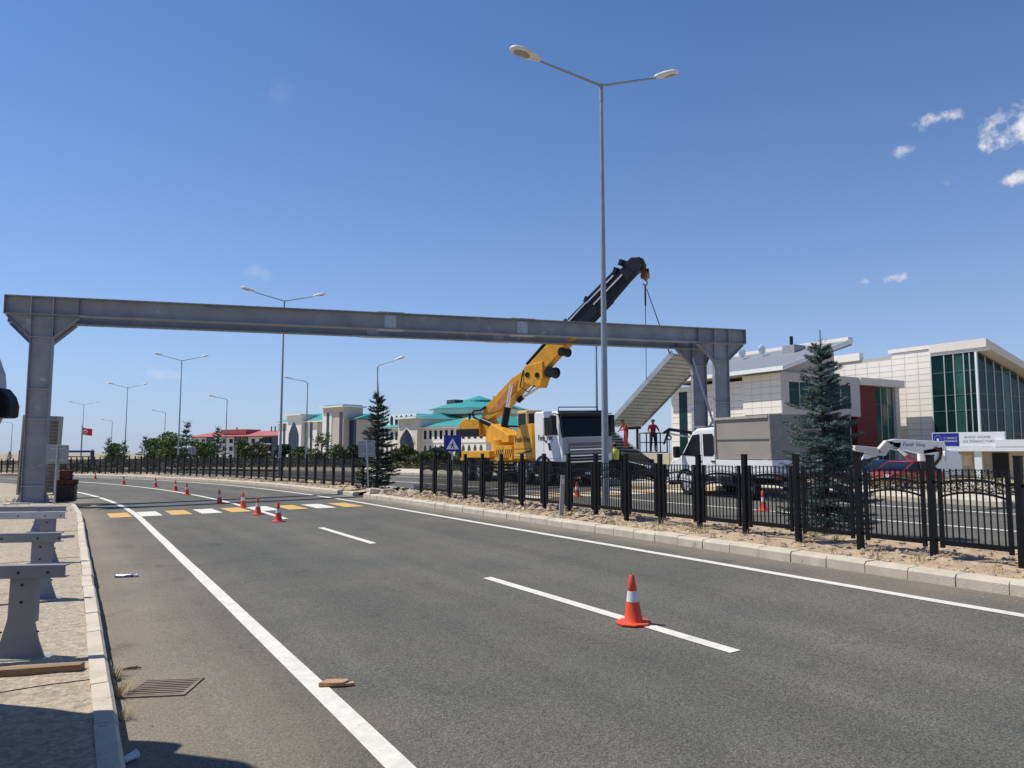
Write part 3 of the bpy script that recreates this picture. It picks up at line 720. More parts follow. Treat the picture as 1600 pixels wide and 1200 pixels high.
# ------------------------------------------------------------------ yellow crane truck
def crane_truck():
    head = Vector((.5, -.866)); s0, d0 = 25.55, 18.5
    root = thing('crane_truck', 'white-cabbed truck with a big yellow crane and raised dark telescopic boom', 'crane truck', M=place(s=s0, d=d0, head=head))
    V = lambda *a: Vector(a)
    # local: x forward (front face at x=0), y to the truck's left, so its right side (y<0) faces the camera's left
    W = 1.25
    prof = [(-2.15, 1.02), (-2.15, 3.02), (-2.05, 3.14), (-.42, 3.10), (-.30, 3.02), (-.06, 2.02), (0, 1.85), (0, 1.0)]
    cab = MB(); cab.prism([(x, -W, z) for x, z in prof], (0, 2*W, 0)); obj('cab', cab, M_WPAINT, root, bevel=.06, seg=3, smooth=True)
    ws = MB(); ws.prism([(-.275, -1.12, 2.96), (-.275, 1.12, 2.96), (-.045, 1.16, 2.02), (-.045, -1.16, 2.02)], (.02, 0, .005)); obj('windscreen', ws, M_GLASSD, root, bevel=.01)
    pill = MB()
    for sy in (-1, 1): pill.bar((-.27, sy*1.19, 2.98), (-.035, sy*1.215, 2.0), .07, .03, (1, 0, 0))
    obj('pillar_trim', pill, M_PLAST, root)
    vis = MB(); vis.prism([(-.40, -1.2, 3.12), (-.12, -1.2, 2.98), (-.10, -1.2, 2.86), (-.32, -1.2, 3.02)], (0, 2.4, 0)); obj('sun_visor', vis, M_PLAST, root)
    rb = MB(); rb.tube([(-.6, -1.0, 3.1), (-.6, -1.0, 3.27), (-.6, 1.0, 3.27), (-.6, 1.0, 3.1)], .025, 6); obj('roof_bar', rb, M_PLAST, root)
    for sy in (-1, 1):
        sw = MB(); y = sy*(W+.002); sw.prism([(-1.35, y, 2.12), (-1.35, y, 2.86), (-.52, y, 2.86), (-.30, y, 2.12)], (0, sy*.012, 0)); obj('side_window', sw, M_GLASSD, root, bevel=.01)
        ds = MB()
        for (a, b) in (((-1.42, 1.15), (-1.42, 2.9)), ((-.22, 1.15), (-.22, 2.1)), ((-1.42, 1.15), (-.22, 1.15))): ds.bar((a[0], y, a[1]), (b[0], y, b[1]), .008, .014, (1, 0, 0) if a[0] == b[0] else (0, 0, 1))
        dr = obj('door_seam', ds, M_PLAST, root)
        hd = MB(); hd.lo((-1.34, y, 1.86), (-1.15, y+sy*.03, 1.91)); obj('door_handle', hd, M_PLAST, dr)
        vent = MB(); vent.prism([(-1.02, y, 1.50), (-1.10, y, 1.80), (-.95, y, 1.80), (-.84, y, 1.50)], (0, sy*.01, 0)); obj('door_recess', vent, M_PLAST, root)
        mi = MB(); mi.lo((-.40, sy*1.36, 2.15), (-.20, sy*1.60, 2.92)); mo = obj('mirror', mi, M_PLAST, root, bevel=.04)
        ar = MB(); ar.tube([(-.3, sy*1.22, 2.95), (-.3, sy*1.48, 3.0), (-.3, sy*1.48, 2.85)], .02, 6); obj('mirror_arm', ar, M_PLAST, mo)
        # corner panel + headlight
        cp = MB(); cp.prism([(.0, sy*.98, 1.30), (.0, sy*1.24, 1.30), (.0, sy*1.24, 2.0), (.0, sy*1.02, 2.0)], (.03, 0, 0)); obj('corner_panel', cp, M_GREYP, root, bevel=.01)
        hl = MB(); hl.lo((.005, sy*.72, .70), (.055, sy*1.16, .90)); obj('headlight', hl, M_REFL, root, bevel=.02)
        st = MB(); st.lo((-.35, sy*1.14, .42), (-.05, sy*1.26, .98)); obj('step', st, M_PLAST, root, bevel=.03)
        wa = MB()
        for cx in (-1.5,):
            pts = [(cx+.72*math.cos(a), sy*1.235, .52+.72*math.sin(a)) for a in [rad(5+170*i/12) for i in range(13)]]
            for i in range(12): wa.bar(pts[i], pts[i+1], .10, .09, (0, 1, 0))
        obj('wheel_arch', wa, M_PLAST, root)
    fp = MB(); fp.prism([(.0, -.97, 1.30), (.0, .97, 1.30), (-.0, .97, 1.95), (-.0, -.97, 1.95)], (.022, 0, 0)); obj('front_panel', fp, mat('dark_grey_panel', (.12, .12, .13), .4), root)
    ug = MB(); ug.lo((0, -1.0, 1.78), (.028, 1.0, 1.97)); obj('badge_panel', ug, M_GREYP, root, bevel=.01)
    for i in range(6):
        g = MB(); z = .98+i*.125; g.lo((.024, -.93, z), (.05, .93, z+.045)); obj('grille_slat', g, M_GREYP if i % 2 else M_CHROME, root)
    gb = MB(); gb.lo((-.02, -.96, .92), (.02, .96, 1.76)); obj('grille_back', gb, M_PLAST, root)
    bm = MB(); bm.lo((-.25, -1.24, .38), (.07, 1.24, .90)); obj('bumper', bm, M_PLAST, root, bevel=.05)
    np_ = MB(); np_.lo((.072, -.26, .46), (.08, .26, .57)); obj('number_plate', np_, M_SIGNW, root)
    ch = MB(); ch.lo((-10.2, -.45, .62), (-.3, .45, .95)); obj('chassis', ch, M_PLAST, root)
    for sy in (-1, 1):
        for x in (-1.5, -3.2): add_wheel(root, x, sy*1.06, .52, .34, .29, sy, M_RIM)
        for x in (-7.4, -8.8): add_wheel(root, x, sy*.98, .52, .52, .29, sy, M_RIM)
    Lx = lambda x: x
    # yellow bodywork behind the cab
    for sy in (-1, 1):
        y0, y1 = sy*.70, sy*1.25
        b1 = MB(); b1.prism([(-2.35, y0, 1.12), (-3.95, y0, 1.12), (-3.95, y0, 2.05), (-3.25, y0, 2.62), (-2.35, y0, 2.66)], (0, y1-y0, 0)); p = obj('side_locker', b1, M_YEL, root, bevel=.02)
        ln = MB(); ln.lo((-3.93, sy*1.252, 1.24), (-2.37, sy*1.262, 1.31)); obj('locker_stripe', ln, M_YELP, p)
        ln = MB(); ln.lo((-3.93, sy*1.252, 1.55), (-2.37, sy*1.256, 1.575)); obj('locker_seam', ln, M_HAZR, p)
        fl = MB(); fl.prism([(-2.9, sy*1.252, 1.38), (-2.45, sy*1.252, 1.42), (-2.42, sy*1.252, 1.52), (-3.3, sy*1.252, 1.40), (-3.9, sy*1.252, 1.38), (-3.3, sy*1.252, 1.36)], (0, sy*.004, 0)); obj('painted_flourish', fl, M_HAZR, p)
        for k, x in enumerate((-4.15, -5.0)):
            hz_ = MB(); hz_.lo((x-.80, sy*.75, 1.05), (x, sy*1.23, 1.72)); q = obj('outrigger_box', hz_, M_YEL, root, bevel=.015)
            for j in range(4):
                s_ = MB(); xx = x-.74+j*.17; s_.prism([(xx, sy*1.232, 1.2), (xx+.08, sy*1.232, 1.2), (xx+.25, sy*1.232, 1.55), (xx+.17, sy*1.232, 1.55)], (0, sy*.005, 0)); obj('hazard_stripe', s_, M_HAZR, q)
        og = MB(); og.lo((-4.78, sy*1.23, .98), (-4.5, sy*1.62, 1.2)); ou = obj('outrigger_beam', og, M_YEL, root, bevel=.01)
        lg = MB(); lg.tube([(-4.64, sy*1.58, 1.35), (-4.64, sy*1.58, .1)], .075, 10); lg.tube([(-4.64, sy*1.58, .11), (-4.64, sy*1.58, .01)], .2, 12); obj('outrigger_leg', lg, M_CHROME, ou)
        for k in range(3):
            gd = MB(); z = .58+k*.16; gd.lo((-5.9, sy*1.19, z), (-4.1, sy*1.24, z+.06)); obj('side_guard', gd, M_YELP, root)
        rbx = MB(); rbx.lo((-9.3, sy*.5, 1.15), (-6.3, sy*1.24, 1.48)); obj('rear_body', rbx, M_YEL, root, bevel=.02)
        mg = MB()
        for cx in (-7.4, -8.8):
            pts = [(cx+.62*math.cos(a), sy*1.0, .52+.60*math.sin(a)) for a in [rad(15+150*i/8) for i in range(9)]]
            for i in range(8): mg.bar(pts[i], pts[i+1], .52, .02, (0, 1, 0))
        obj('mudguard', mg, M_PLAST, root)
    ta = MB(); ta.tube([(-3.9, -.95, .72), (-2.4, -.95, .72)], .28, 14); obj('fuel_tank', ta, M_GALV, root, smooth=True)
    bed = MB(); bed.lo((-9.9, -1.0, .96), (-2.3, 1.0, 1.14)); obj('subframe', bed, M_YEL, root)
    # crane column and superstructure
    col = MB(); col.tube([(-7.05, 0, 1.1), (-7.05, 0, 2.0)], .62, 18); obj('slewing_column', col, M_YEL, root, smooth=True)
    sup = MB(); sup.prism([(-8.3, -.40, 1.85), (-5.9, -.40, 1.85), (-5.9, -.40, 2.2), (-6.6, -.40, 2.5), (-7.6, -.40, 2.8), (-8.1, -.40, 2.5)], (0, .7, 0)); obj('superstructure', sup, M_YEL, root, bevel=.04)
    oc = MB(); oc.lo((-5.95, .15, 1.8), (-5.05, 1.05, 3.36)); ocb = obj('operator_cab', oc, M_YELP, root, bevel=.06)
    ow = MB(); ow.lo((-5.85, .138, 2.35), (-5.15, .15, 3.22)); obj('window', ow, M_GLASSD, ocb); ow = MB(); ow.lo((-5.052, .25, 2.3), (-5.035, .95, 3.2)); obj('window', ow, M_GLASSD, ocb)
    # boom, in its own vertical plane
    B = Vector((-1.0, 38.7)); T = Vector((5.8, 33.0)); u = (T-B).normalized(); nn = Vector((-u.y, u.x))
    def bp(r, z, o=0): return Vector((B.x+u.x*r+nn.x*o, B.y+u.y*r+nn.y*o, z))
    def slab(name, pts, t, m, par=None, bev=.03, o=0):
        mb = MB(); mb.prism([bp(r, z, o-t/2) for r, z in pts], (nn.x*t, nn.y*t, 0)); return obj(name, mb, m, par or root, world=True, bevel=bev)
    def rod(name, pts, rr, m, par=None, o=0, seg=10):
        mb = MB(); mb.tube([bp(r, z, o) for r, z in pts], rr, seg); return obj(name, mb, m, par or root, world=True, smooth=True)
    slab('boom_foot', [(-.75, 2.9), (.95, 2.35), (1.25, 2.6), (.6, 3.1), (-.05, 3.95), (-.6, 3.75)], .34, M_YEL)
    lower = slab('lower_arm', [(-.53, 3.82), (-.32, 4.26), (1.49, 5.65), (2.28, 6.02), (2.70, 5.92), (2.56, 5.42), (2.0, 5.0), (.91, 4.04), (-.07, 3.60)], .52, M_YEL)
    for o in (-.27, .27):
        slab('cover_plate', [(-.05, 3.95), (1.3, 5.2), (1.9, 5.55), (1.75, 5.05), (.8, 4.12)], .03, mat('orange_plate', (.58, .20, .03), .4, col2=(.55, .35, .2), thr=.55, scale=2), lower, .004, o)
    kn = slab('knuckle', [(2.21, 5.94), (2.35, 6.18), (3.47, 6.36), (3.49, 5.58), (3.28, 5.1), (2.91, 5.13), (2.28, 5.41)], .62, M_YEL)
    for c in ((2.55, 5.75), (3.15, 5.7)):
        m_ = MB(); p = bp(c[0], c[1], -.34); q = bp(c[0], c[1], .34); m_.tube([p, q], .13, 14); obj('pivot_pin', m_, M_NAVY, kn, world=True)
    ob = slab('outer_boom', [(2.28, 6.08), (3.62, 7.12), (4.95, 8.15), (5.5, 7.55), (4.87, 7.03), (4.57, 6.79), (3.4, 5.86), (2.77, 5.62)], .46, M_YEL)
    slab('inner_boom', [(4.75, 8.0), (6.6, 9.35), (7.25, 8.8), (6.09, 7.92), (5.40, 7.47)], .42, M_NAVY)
    slab('fly_section', [(6.5, 9.28), (8.1, 10.40), (8.6, 9.95), (8.21, 9.66), (7.15, 8.74)], .36, M_NAVY)
    slab('boom_head', [(8.0, 10.36), (8.4, 10.66), (8.78, 10.60), (8.95, 10.25), (8.85, 9.98), (8.5, 9.92)], .42, M_NAVY)
    for (a, b, o) in (((2.36, 6.30), (4.75, 8.25), -.1), ((4.75, 8.25), (5.95, 9.12), .1), ((5.9, 9.02), (7.6, 10.22), -.1)): rod('extension_cylinder', [a, b], .09, M_NAVY, o=o)
    for (a, b) in (((5.0, 8.14), (6.0, 8.9)), ((6.0, 8.86), (7.5, 9.95)), ((6.4, 8.75), (7.95, 9.92))): rod('extension_rod', [a, b], .05, M_CHROME, o=-.24)
    for (r, z) in ((5.95, 9.08), (7.55, 10.2), (7.85, 10.52)):
        slab('clamp', [(r-.14, z-.12), (r+.02, z-.2), (r+.16, z+.06), (r-.02, z+.14)], .5, M_NAVY, bev=.01)
    rod('lift_cylinder', [(1.00, 2.45), (1.40, 4.2)], .18, M_NAVY, o=-.45); rod('lift_rod', [(1.38, 4.15), (1.66, 5.3)], .11, M_CHROME, o=-.45)
    rod('tilt_cylinder', [(-.38, 3.63), (1.05, 3.10)], .15, M_NAVY, o=-.42)
    rod('knuckle_cylinder', [(1.71, 4.52), (1.98, 4.70)], .13, M_NAVY); rod('knuckle_rod', [(1.93, 4.67), (3.12, 5.14)], .07, M_CHROME)
    for (r, z, rr) in ((4.57, 6.72, .19), (3.84, 5.80, .24)):
        m_ = MB(); m_.tube([bp(r, z, -.22), bp(r, z, .22)], rr, 18); wi = obj('winch_drum', m_, M_PLAST, root, world=True, smooth=True)
        m_ = MB(); m_.tube([bp(r, z, -.27), bp(r, z, -.22)], rr*1.15, 18); m_.tube([bp(r, z, .22), bp(r, z, .27)], rr*1.15, 18); obj('drum_flange', m_, M_NAVY, wi, world=True)
    slab('counterweight', [(-2.04, 3.50), (-1.6, 3.75), (-.61, 3.68), (-.50, 2.83), (-2.03, 2.83)], .7, M_YEL, bev=.05)
    slab('counterweight_box', [(-2.1, 3.2), (-.62, 3.2), (-.62, 2.80), (-2.1, 2.80)], .8, M_PLAST, bev=.03)
    rod('mast_light_post', [(-1.3, 3.6), (-1.3, 4.0)], .06, M_PLAST, o=-.3)
    rod('hydraulic_hose', [(-.6, 3.6), (-1.0, 3.78), (-1.12, 3.98), (-1.0, 4.12), (-.5, 4.14), (-.2, 4.3)], .055, M_PLAST, o=-.3, seg=8)
    rod('hydraulic_hose', [(2.3, 6.0), (2.1, 5.2), (2.6, 4.9), (3.0, 5.2)], .03, M_PLAST, o=-.33, seg=6)
    rod('hydraulic_hose', [(-.1, 2.9), (.5, 2.7), (.9, 2.2), (1.3, 1.9)], .05, M_HAZR, o=-.45, seg=6)
    wi = rod('winch_cable', [(8.5, 10.64), (8.86, 10.5), (8.93, 10.1)], .03, mat('cable', (.15, .07, .04), .6), seg=6)
    rod('hoist_rope', [(4.6, 7.0), (8.6, 10.0)], .012, M_PLAST, o=0, seg=5)
    # lettering as on the bodywork
    t1 = 'Fatih Vinç'
    side = lambda x, z, yy=-1.2645: frame((x, yy, z), (1, 0, 0), (0, 0, 1))
    text('lettering', t1, .36, M_TEXTK, root, side(-3.15, 1.98), xs=.92)
    text('lettering', t1, .34, M_TEXTK, root, side(-1.28, 2.02), xs=.85)
    # hook block
    hk = thing('crane_hook', 'rusty steel hook block hanging from the crane boom tip', 'hook', loc=tuple(bp(8.97, 9.2)))
    m_ = MB(); m_.tube([bp(8.97, 9.75, -.09), bp(8.97, 9.75, .09)], .19, 16); obj('pulley', m_, mat('hook_rust', (.33, .17, .08), .5, .3, var=.4), hk, world=True)
    m_ = MB(); m_.prism([bp(8.85, 10.08, -.12), bp(9.1, 10.08, -.12), bp(9.12, 9.62, -.12), bp(8.83, 9.62, -.12)], (nn.x*.03, nn.y*.03, 0)); m_.prism([bp(8.85, 10.08, .09), bp(9.1, 10.08, .09), bp(9.12, 9.62, .09), bp(8.83, 9.62, .09)], (nn.x*.03, nn.y*.03, 0)); obj('cheek_plates', m_, M_RUST, hk, world=True)
    pts = [(8.97, 9.62), (8.97, 9.52)]+[(8.97+.11*math.sin(a), 9.42+.11*math.cos(a)) for a in [rad(20+250*i/9) for i in range(10)]]
    m_ = MB(); m_.tube([bp(r, z) for r, z in pts], .03, 8); obj('hook', m_, mat('hook_rust', (.33, .17, .08)), hk, world=True, smooth=True)
    # slings
    top = bp(8.97, 9.33)
    sl = thing('lifting_sling', 'dark lifting slings running from the hook down to the hanging stair flight', 'sling', loc=tuple(top))
    hb = ST*.62+SB*.38; tgt = [hb+Vector((0, 0, .15)), hb+SW+Vector((0, 0, .15)), hb+SW*.5+(ST-SB)*.16+Vector((0, 0, .2))]
    m_ = MB(); m_.tube([top, top+(tgt[0]-top)*.18], .045, 6); obj('gathered_strap', m_, M_NAVY, sl, world=True)
    for q in tgt:
        m_ = MB(); m_.tube([top+(q-top)*.04, q], .018, 5); obj('strap', m_, M_NAVY, sl, world=True)
crane_truck()

# ------------------------------------------------------------------ white crew-cab truck with grey box
def crew_truck():
    head = Vector((-.42, .907)); root = thing('crew_cab_truck', 'white crew-cab truck carrying a big grey box, parked behind the fence', 'truck', M=place(xy=(6.62, 25.5), head=head))
    # local x forward, origin at front axle; y left = towards the camera's left (d smaller)
    W = .98
    prof = [(.92, .40), (.95, .80), (.80, 1.12), (.22, 1.30), (-.38, 2.02), (-.62, 2.16), (-1.50, 2.18), (-1.53, .42)]
    cab = MB(); cab.prism([(x, -W, z) for x, z in prof], (0, 2*W, 0)); obj('cab', cab, M_WPAINT, root, bevel=.07, seg=3, smooth=True)
    ws = MB(); ws.prism([(.24, -.86, 1.33), (.24, .86, 1.33), (-.36, .80, 2.03), (-.36, -.80, 2.03)], (.02, 0, .02)); obj('windscreen', ws, M_GLASSD, root, bevel=.01)
    for sy in (-1, 1):
        y = sy*(W+.002)
        w1 = MB(); w1.prism([(.12, y, 1.30), (-.42, y, 1.95), (-.78, y, 1.98), (-.78, y, 1.26)], (0, sy*.010, 0)); obj('side_window', w1, M_GLASSD, root, bevel=.01)
        w2 = MB(); w2.prism([(-.94, y, 1.28), (-.94, y, 1.98), (-1.40, y, 1.98), (-1.45, y, 1.9), (-1.45, y, 1.36), (-1.38, y, 1.28)], (0, sy*.010, 0)); obj('side_window', w2, M_GLASSD, root, bevel=.02)
        mi = MB(); mi.lo((.10, sy*1.06, 1.22), (.28, sy*1.28, 1.60)); obj('mirror', mi, M_PLAST, root, bevel=.05)
        tr = MB(); tr.lo((-1.5, y-.0, .50), (-.42, y+sy*.018, .66)); obj('side_moulding', tr, M_PLAST, root)
        ds = MB()
        for x in (-.86, -1.49): ds.bar((x, y, .5), (x, y, 2.0), .006, .012, (1, 0, 0))
        obj('door_seam', ds, M_PLAST, root)
        for x in (-.74, -1.38): h_ = MB(); h_.lo((x-.09, y, 1.10), (x+.07, y+sy*.02, 1.14)); obj('door_handle', h_, M_PLAST, root)
        wa = MB(); pts = [(.46*math.cos(a), sy*(W-.02), .36+.46*math.sin(a)) for a in [rad(0+180*i/12) for i in range(13)]]
        for i in range(12): wa.bar(pts[i], pts[i+1], .09, .06, (0, 1, 0))
        obj('wheel_arch', wa, M_PLAST, root)
        hl = MB(); hl.prism([(.84, sy*.62, .92), (.82, sy*.96, .92), (.55, sy*.985, 1.12), (.72, sy*.62, 1.1)], (.03, sy*.012, .02)); obj('headlight', hl, M_REFL, root)
        bs = MB(); bs.lo((-3.95, sy*1.02, .78), (-1.6, sy*1.05, 1.18)); obj('bed_side', bs, M_WPAINT, root)
        sg = MB(); sg.lo((-2.3, sy*.97, .40), (-1.7, sy*1.0, .62)); obj('side_locker', sg, M_PLAST, root)
        tl = MB(); tl.lo((-3.985, sy*.72, .62), (-3.95, sy*.98, .74)); obj('tail_light', tl, mat('tail_red', (.35, .01, .01), .3), root)
        add_wheel(root, 0, sy*.86, .345, .23, .21, sy, M_RIM); add_wheel(root, -2.85, sy*.86, .345, .26, .21, sy, M_RIM)
    bm = MB(); bm.lo((.80, -.96, .30), (1.02, .96, .66)); obj('bumper', bm, M_PLAST, root, bevel=.05)
    bd = MB(); bd.lo((-3.95, -1.018, .68), (-1.56, 1.018, .79)); obj('bed_floor', bd, M_STEELD, root)
    tg = MB(); tg.lo((-3.98, -1.05, .78), (-3.952, 1.05, 1.18)); obj('tailgate', tg, M_WPAINT, root)
    ch = MB(); ch.lo((-3.8, -.4, .42), (.6, .4, .66)); obj('chassis', ch, M_PLAST, root)
    be = MB(); be.lo((-1.3, -.3, 2.185), (-1.1, .3, 2.27)); obj('beacon_bar', be, mat('beacon', (.5, .06, .02), .25), root, bevel=.03)
    # the grey box it carries rests on the bed: its own thing
    bx = thing('grey_box', 'large plain grey sheet-metal box loaded on the white crew-cab truck', 'box', M=MW[root.name] @ Matrix.Translation((0, 0, 1.19)))
    MG = mat('box_grey', (.32, .275, .235), .6, var=.07, scale=1.2)
    a = MB(); a.lo((-3.90, -1.0, .003), (-1.60, 1.0, 1.25)); obj('shell', a, MG, bx, bevel=.01)
    for x in (-3.92, -1.58):
        e = MB(); e.lo((x-.03, -1.035, 0), (x+.03, 1.035, 1.28)); obj('end_frame', e, mat('box_frame', (.27, .25, .22), .6), bx, bevel=.008)
    for y in (-1.03, 1.03):
        e = MB(); e.lo((-3.88, y-.02, 1.20), (-1.62, y+.02, 1.275)); obj('top_rail', e, mat('box_rail', (.42, .38, .32), .5), bx)
        e = MB(); e.lo((-3.88, y-.012, .62), (-1.62, y+.012, .635)); obj('panel_seam', e, mat('box_frame', (.22, .20, .18)), bx)
crew_truck()

# ------------------------------------------------------------------ ordinary cars
def car(name, label, paint, M, L=4.2, W=1.74, H=1.45, pickup=False):
    root = thing(name, label, 'car', M=M)
    h = L/2
    prof = [(h-.02, .35), (h, .58), (h-.12, .78), (h-1.05, .92), (-h+.35, .95), (-h+.02, .88), (-h, .45), (-h+.05, .30), (h-.1, .28)]
    b = MB(); b.prism([(x, -W/2, z) for x, z in prof], (0, W, 0)); obj('body', b, paint, root, bevel=.09, seg=3, smooth=True)
    g = MB(); c = W/2-.13
    lo = [(h-1.02, W/2-.05, .90), (h-1.02, -W/2+.05, .90), (-h+.25, -W/2+.05, .92), (-h+.25, W/2-.05, .92)]; hi = [(h-1.85, c, H-.03), (h-1.85, -c, H-.03), (-h+.85, -c, H-.04), (-h+.85, c, H-.04)]
    g.add(lo+hi, [(0, 1, 2, 3), (4, 5, 6, 7), (0, 1, 5, 4), (1, 2, 6, 5), (2, 3, 7, 6), (3, 0, 4, 7)]); obj('glasshouse', g, M_GLASSD, root, bevel=.04, smooth=True)
    r = MB(); r.prism([(h-1.80, -c-.01, H-.05), (-h+.80, -c-.01, H-.06), (-h+.9, -c-.01, H), (h-1.95, -c-.01, H+.01)], (0, 2*c+.02, 0)); obj('roof', r, paint, root, bevel=.02, smooth=True)
    for sy in (-1, 1):
        for x in (h-.82, -h+.80): add_wheel(root, x, sy*(W/2-.10), .315, .20, .20, sy, M_RIM)
        hl = MB(); hl.lo((h-.16, sy*(W/2-.42), .62), (h-.0, sy*(W/2-.06), .76)); obj('headlight', hl, M_REFL, root, bevel=.03)
        tl = MB(); tl.lo((-h-.0, sy*(W/2-.35), .68), (-h+.1, sy*(W/2-.05), .86)); obj('tail_light', tl, mat('tail_red', (.35, .01, .01), .3), root, bevel=.02)
        p = MB(); p.bar((h-1.95, sy*(c+.02), H-.03), (h-1.03, sy*(W/2-.05), .92), .05, .05); p.bar((-.25, sy*(c+.03), H-.04), (-.25, sy*(W/2-.03), .92), .05, .06); obj('pillars', p, paint, root)
        m = MB(); m.lo((h-1.35, sy*(W/2+.0), .92), (h-1.18, sy*(W/2+.18), 1.06)); obj('mirror', m, M_PLAST, root, bevel=.03)
    gr = MB(); gr.lo((h-.03, -.55, .38), (h+.012, .55, .56)); obj('grille', gr, M_PLAST, root)
    npl = MB(); npl.lo((h+.013, -.25, .44), (h+.02, .25, .54)); obj('number_plate', npl, M_SIGNW, root)
car('parked_car', 'dark car parked beyond the truck cab, beside the worker in the yellow vest', mat('car_dark', (.015, .015, .025), .25, var=.1), place(xy=(5.1, 35.0), head=(.62, -.78)))
car('parked_car', 'red car parked on the forecourt under the white folded boom', mat('car_red', (.34, .015, .02), .25, var=.1), place(xy=(20.9, 40.8), head=(-.9, -.43)))
car('parked_car', 'dark blue car parked behind the red car on the forecourt', mat('car_blue', (.012, .022, .07), .25, var=.1), place(xy=(22.5, 46.8), head=(-.9, -.43)))

# ------------------------------------------------------------------ vegetation
def leafmat(name, c, var=.35, rough=.7, scale=3):
    return mat(name, c, rough, var=var, scale=scale, spec=.25)
M_SPRUCE = leafmat('spruce_needles', (.092, .134, .116), .55, scale=2.2)
M_SPRUCE2 = leafmat('spruce_needles_dark', (.032, .055, .042), .45)
M_PINE = leafmat('pine_foliage', (.105, .135, .05), .5)
M_LEAF = leafmat('broadleaf_foliage', (.14, .205, .065), .45, scale=1.2)
M_HEDGE = leafmat('hedge_foliage', (.115, .105, .05), .5)
def needle_sprig(mb, p, q, nl, n, rnd):
    """a twig from p to q clothed in thin needles"""
    ax = q-p; L = ax.length; ax.normalize()
    a = ax.orthogonal().normalized(); b = ax.cross(a)
    for i in range(n):
        f = (i+rnd.random())/n; th = rnd.random()*6.283; c = p+(q-p)*f
        dr = (a*math.cos(th)+b*math.sin(th))*.8+ax*.65; dr.normalize(); l = nl*rnd.uniform(.7, 1.25)
        sd = dr.cross(ax).normalized()*nl*.13
        mb.add([c-sd, c+sd, c+dr*l], [(0, 1, 2)])
    t = ax.orthogonal().normalized()*nl*.10
    mb.add([p-t, p+t, q], [(0, 1, 2)])
def spruce(label, xy, h, w, m, seed, levels=22, per=7, twigs=9, nl=.055, nneed=10, zb=.0, group=None, base_f=.05, cat='spruce tree', zoff=.1, leader=.09, pw=.85):
    rnd = random.Random(seed); x, y = xy; root = thing('spruce_tree', label, cat, loc=(x, y, gz(x, y)+zoff), group=group)
    tr = MB(); tr.tube([(0, 0, -.1), (0, 0, h*.3), (rnd.uniform(-.02, .02)*h*.3, 0, h*.7), (0, 0, h)], [h*.016, h*.012, h*.006, h*.002], 7); trunk = obj('trunk', tr, M_BARK, root)
    mb = MB(); bk = MB()
    for i in range(levels):
        f = base_f+(1-leader-base_f)*(i/(levels-1))**.95; z = f*h
        rad_ = w/2*((1-f)/(1-base_f))**pw*rnd.uniform(.88, 1.12)+.02
        if f < .14: rad_ *= .72+f*2
        n = max(4, int(per*(.6+.4*(1-f))))
        a0 = rnd.random()*6.28
        for k in range(n):
            a = a0+k*6.283/n+rnd.uniform(-.25, .25); r = rad_*rnd.choice((rnd.uniform(.55, .9), rnd.uniform(.85, 1.18)))
            lift = (.55*f-.12)*r+rnd.uniform(-.03, .03)*h*.3; z = f*h+rnd.uniform(-.6, .6)*h*(1-leader)/levels*1.5
            base = Vector((0, 0, z)); tip = Vector((r*math.cos(a), r*math.sin(a), z+lift)); mid = base.lerp(tip, .55)-Vector((0, 0, r*.10))
            bk.tube([base, mid, tip], [h*.004, h*.003, h*.001], 3, caps=False)
            nt = max(2, int(twigs*(.35+.65*r/(w/2))))
            side = Vector((-math.sin(a), math.cos(a), 0))
            for t in range(nt):
                g = .18+.82*(t+.5)/nt; p = base.lerp(mid, g/.55) if g < .55 else mid.lerp(tip, (g-.55)/.45)
                tl = (r*.34*(1.15-g)+.05*min(1, h/3.5))*rnd.uniform(.75, 1.25)
                for s in (-1, 1):
                    d = (tip-base).normalized()*.75+side*s*.75+Vector((0, 0, rnd.uniform(-.12, .25))); d.normalize()
                    needle_sprig(mb, p, p+d*tl, nl, nneed, rnd)
            needle_sprig(mb, mid.lerp(tip, .5), tip+(tip-mid).normalized()*nl, nl, nneed, rnd)
    needle_sprig(mb, Vector((0, 0, h*(1-leader*1.25))), Vector((0, 0, h)), nl*.8, 24, rnd)
    for k in range(5):
        a = k*1.257+rnd.random(); z = h*(1-leader*.85); needle_sprig(mb, Vector((0, 0, z)), Vector((math.cos(a)*nl*2.2, math.sin(a)*nl*2.2, z+nl*2.4)), nl*.8, 10, rnd)
    cr = obj('crown', mb, m, root, fix=False); obj('branches', bk, M_BARK, cr, fix=False)
    return root
spruce('blue-grey spruce with a tall leader growing in the median behind the fence', (5.72, 13.95), 3.74, 1.82, M_SPRUCE, 3, levels=30, per=11, twigs=10, nl=.05, nneed=18, pw=.82, leader=.10)
spruce('dark spruce standing beside the crossing gap next to the grey sign back', (-5.50, 31.2), 4.35, 1.95, M_SPRUCE2, 5, levels=24, per=9, twigs=8, nl=.085, nneed=13, leader=.14, pw=.9)
def far_spruce(label, xy, h, w, seed, m=M_SPRUCE2, group='dark firs beyond the median fence'):
    spruce(label, xy, h, w, m, seed, levels=13, per=6, twigs=4, nl=.05*h, nneed=6, group=group, base_f=.03)
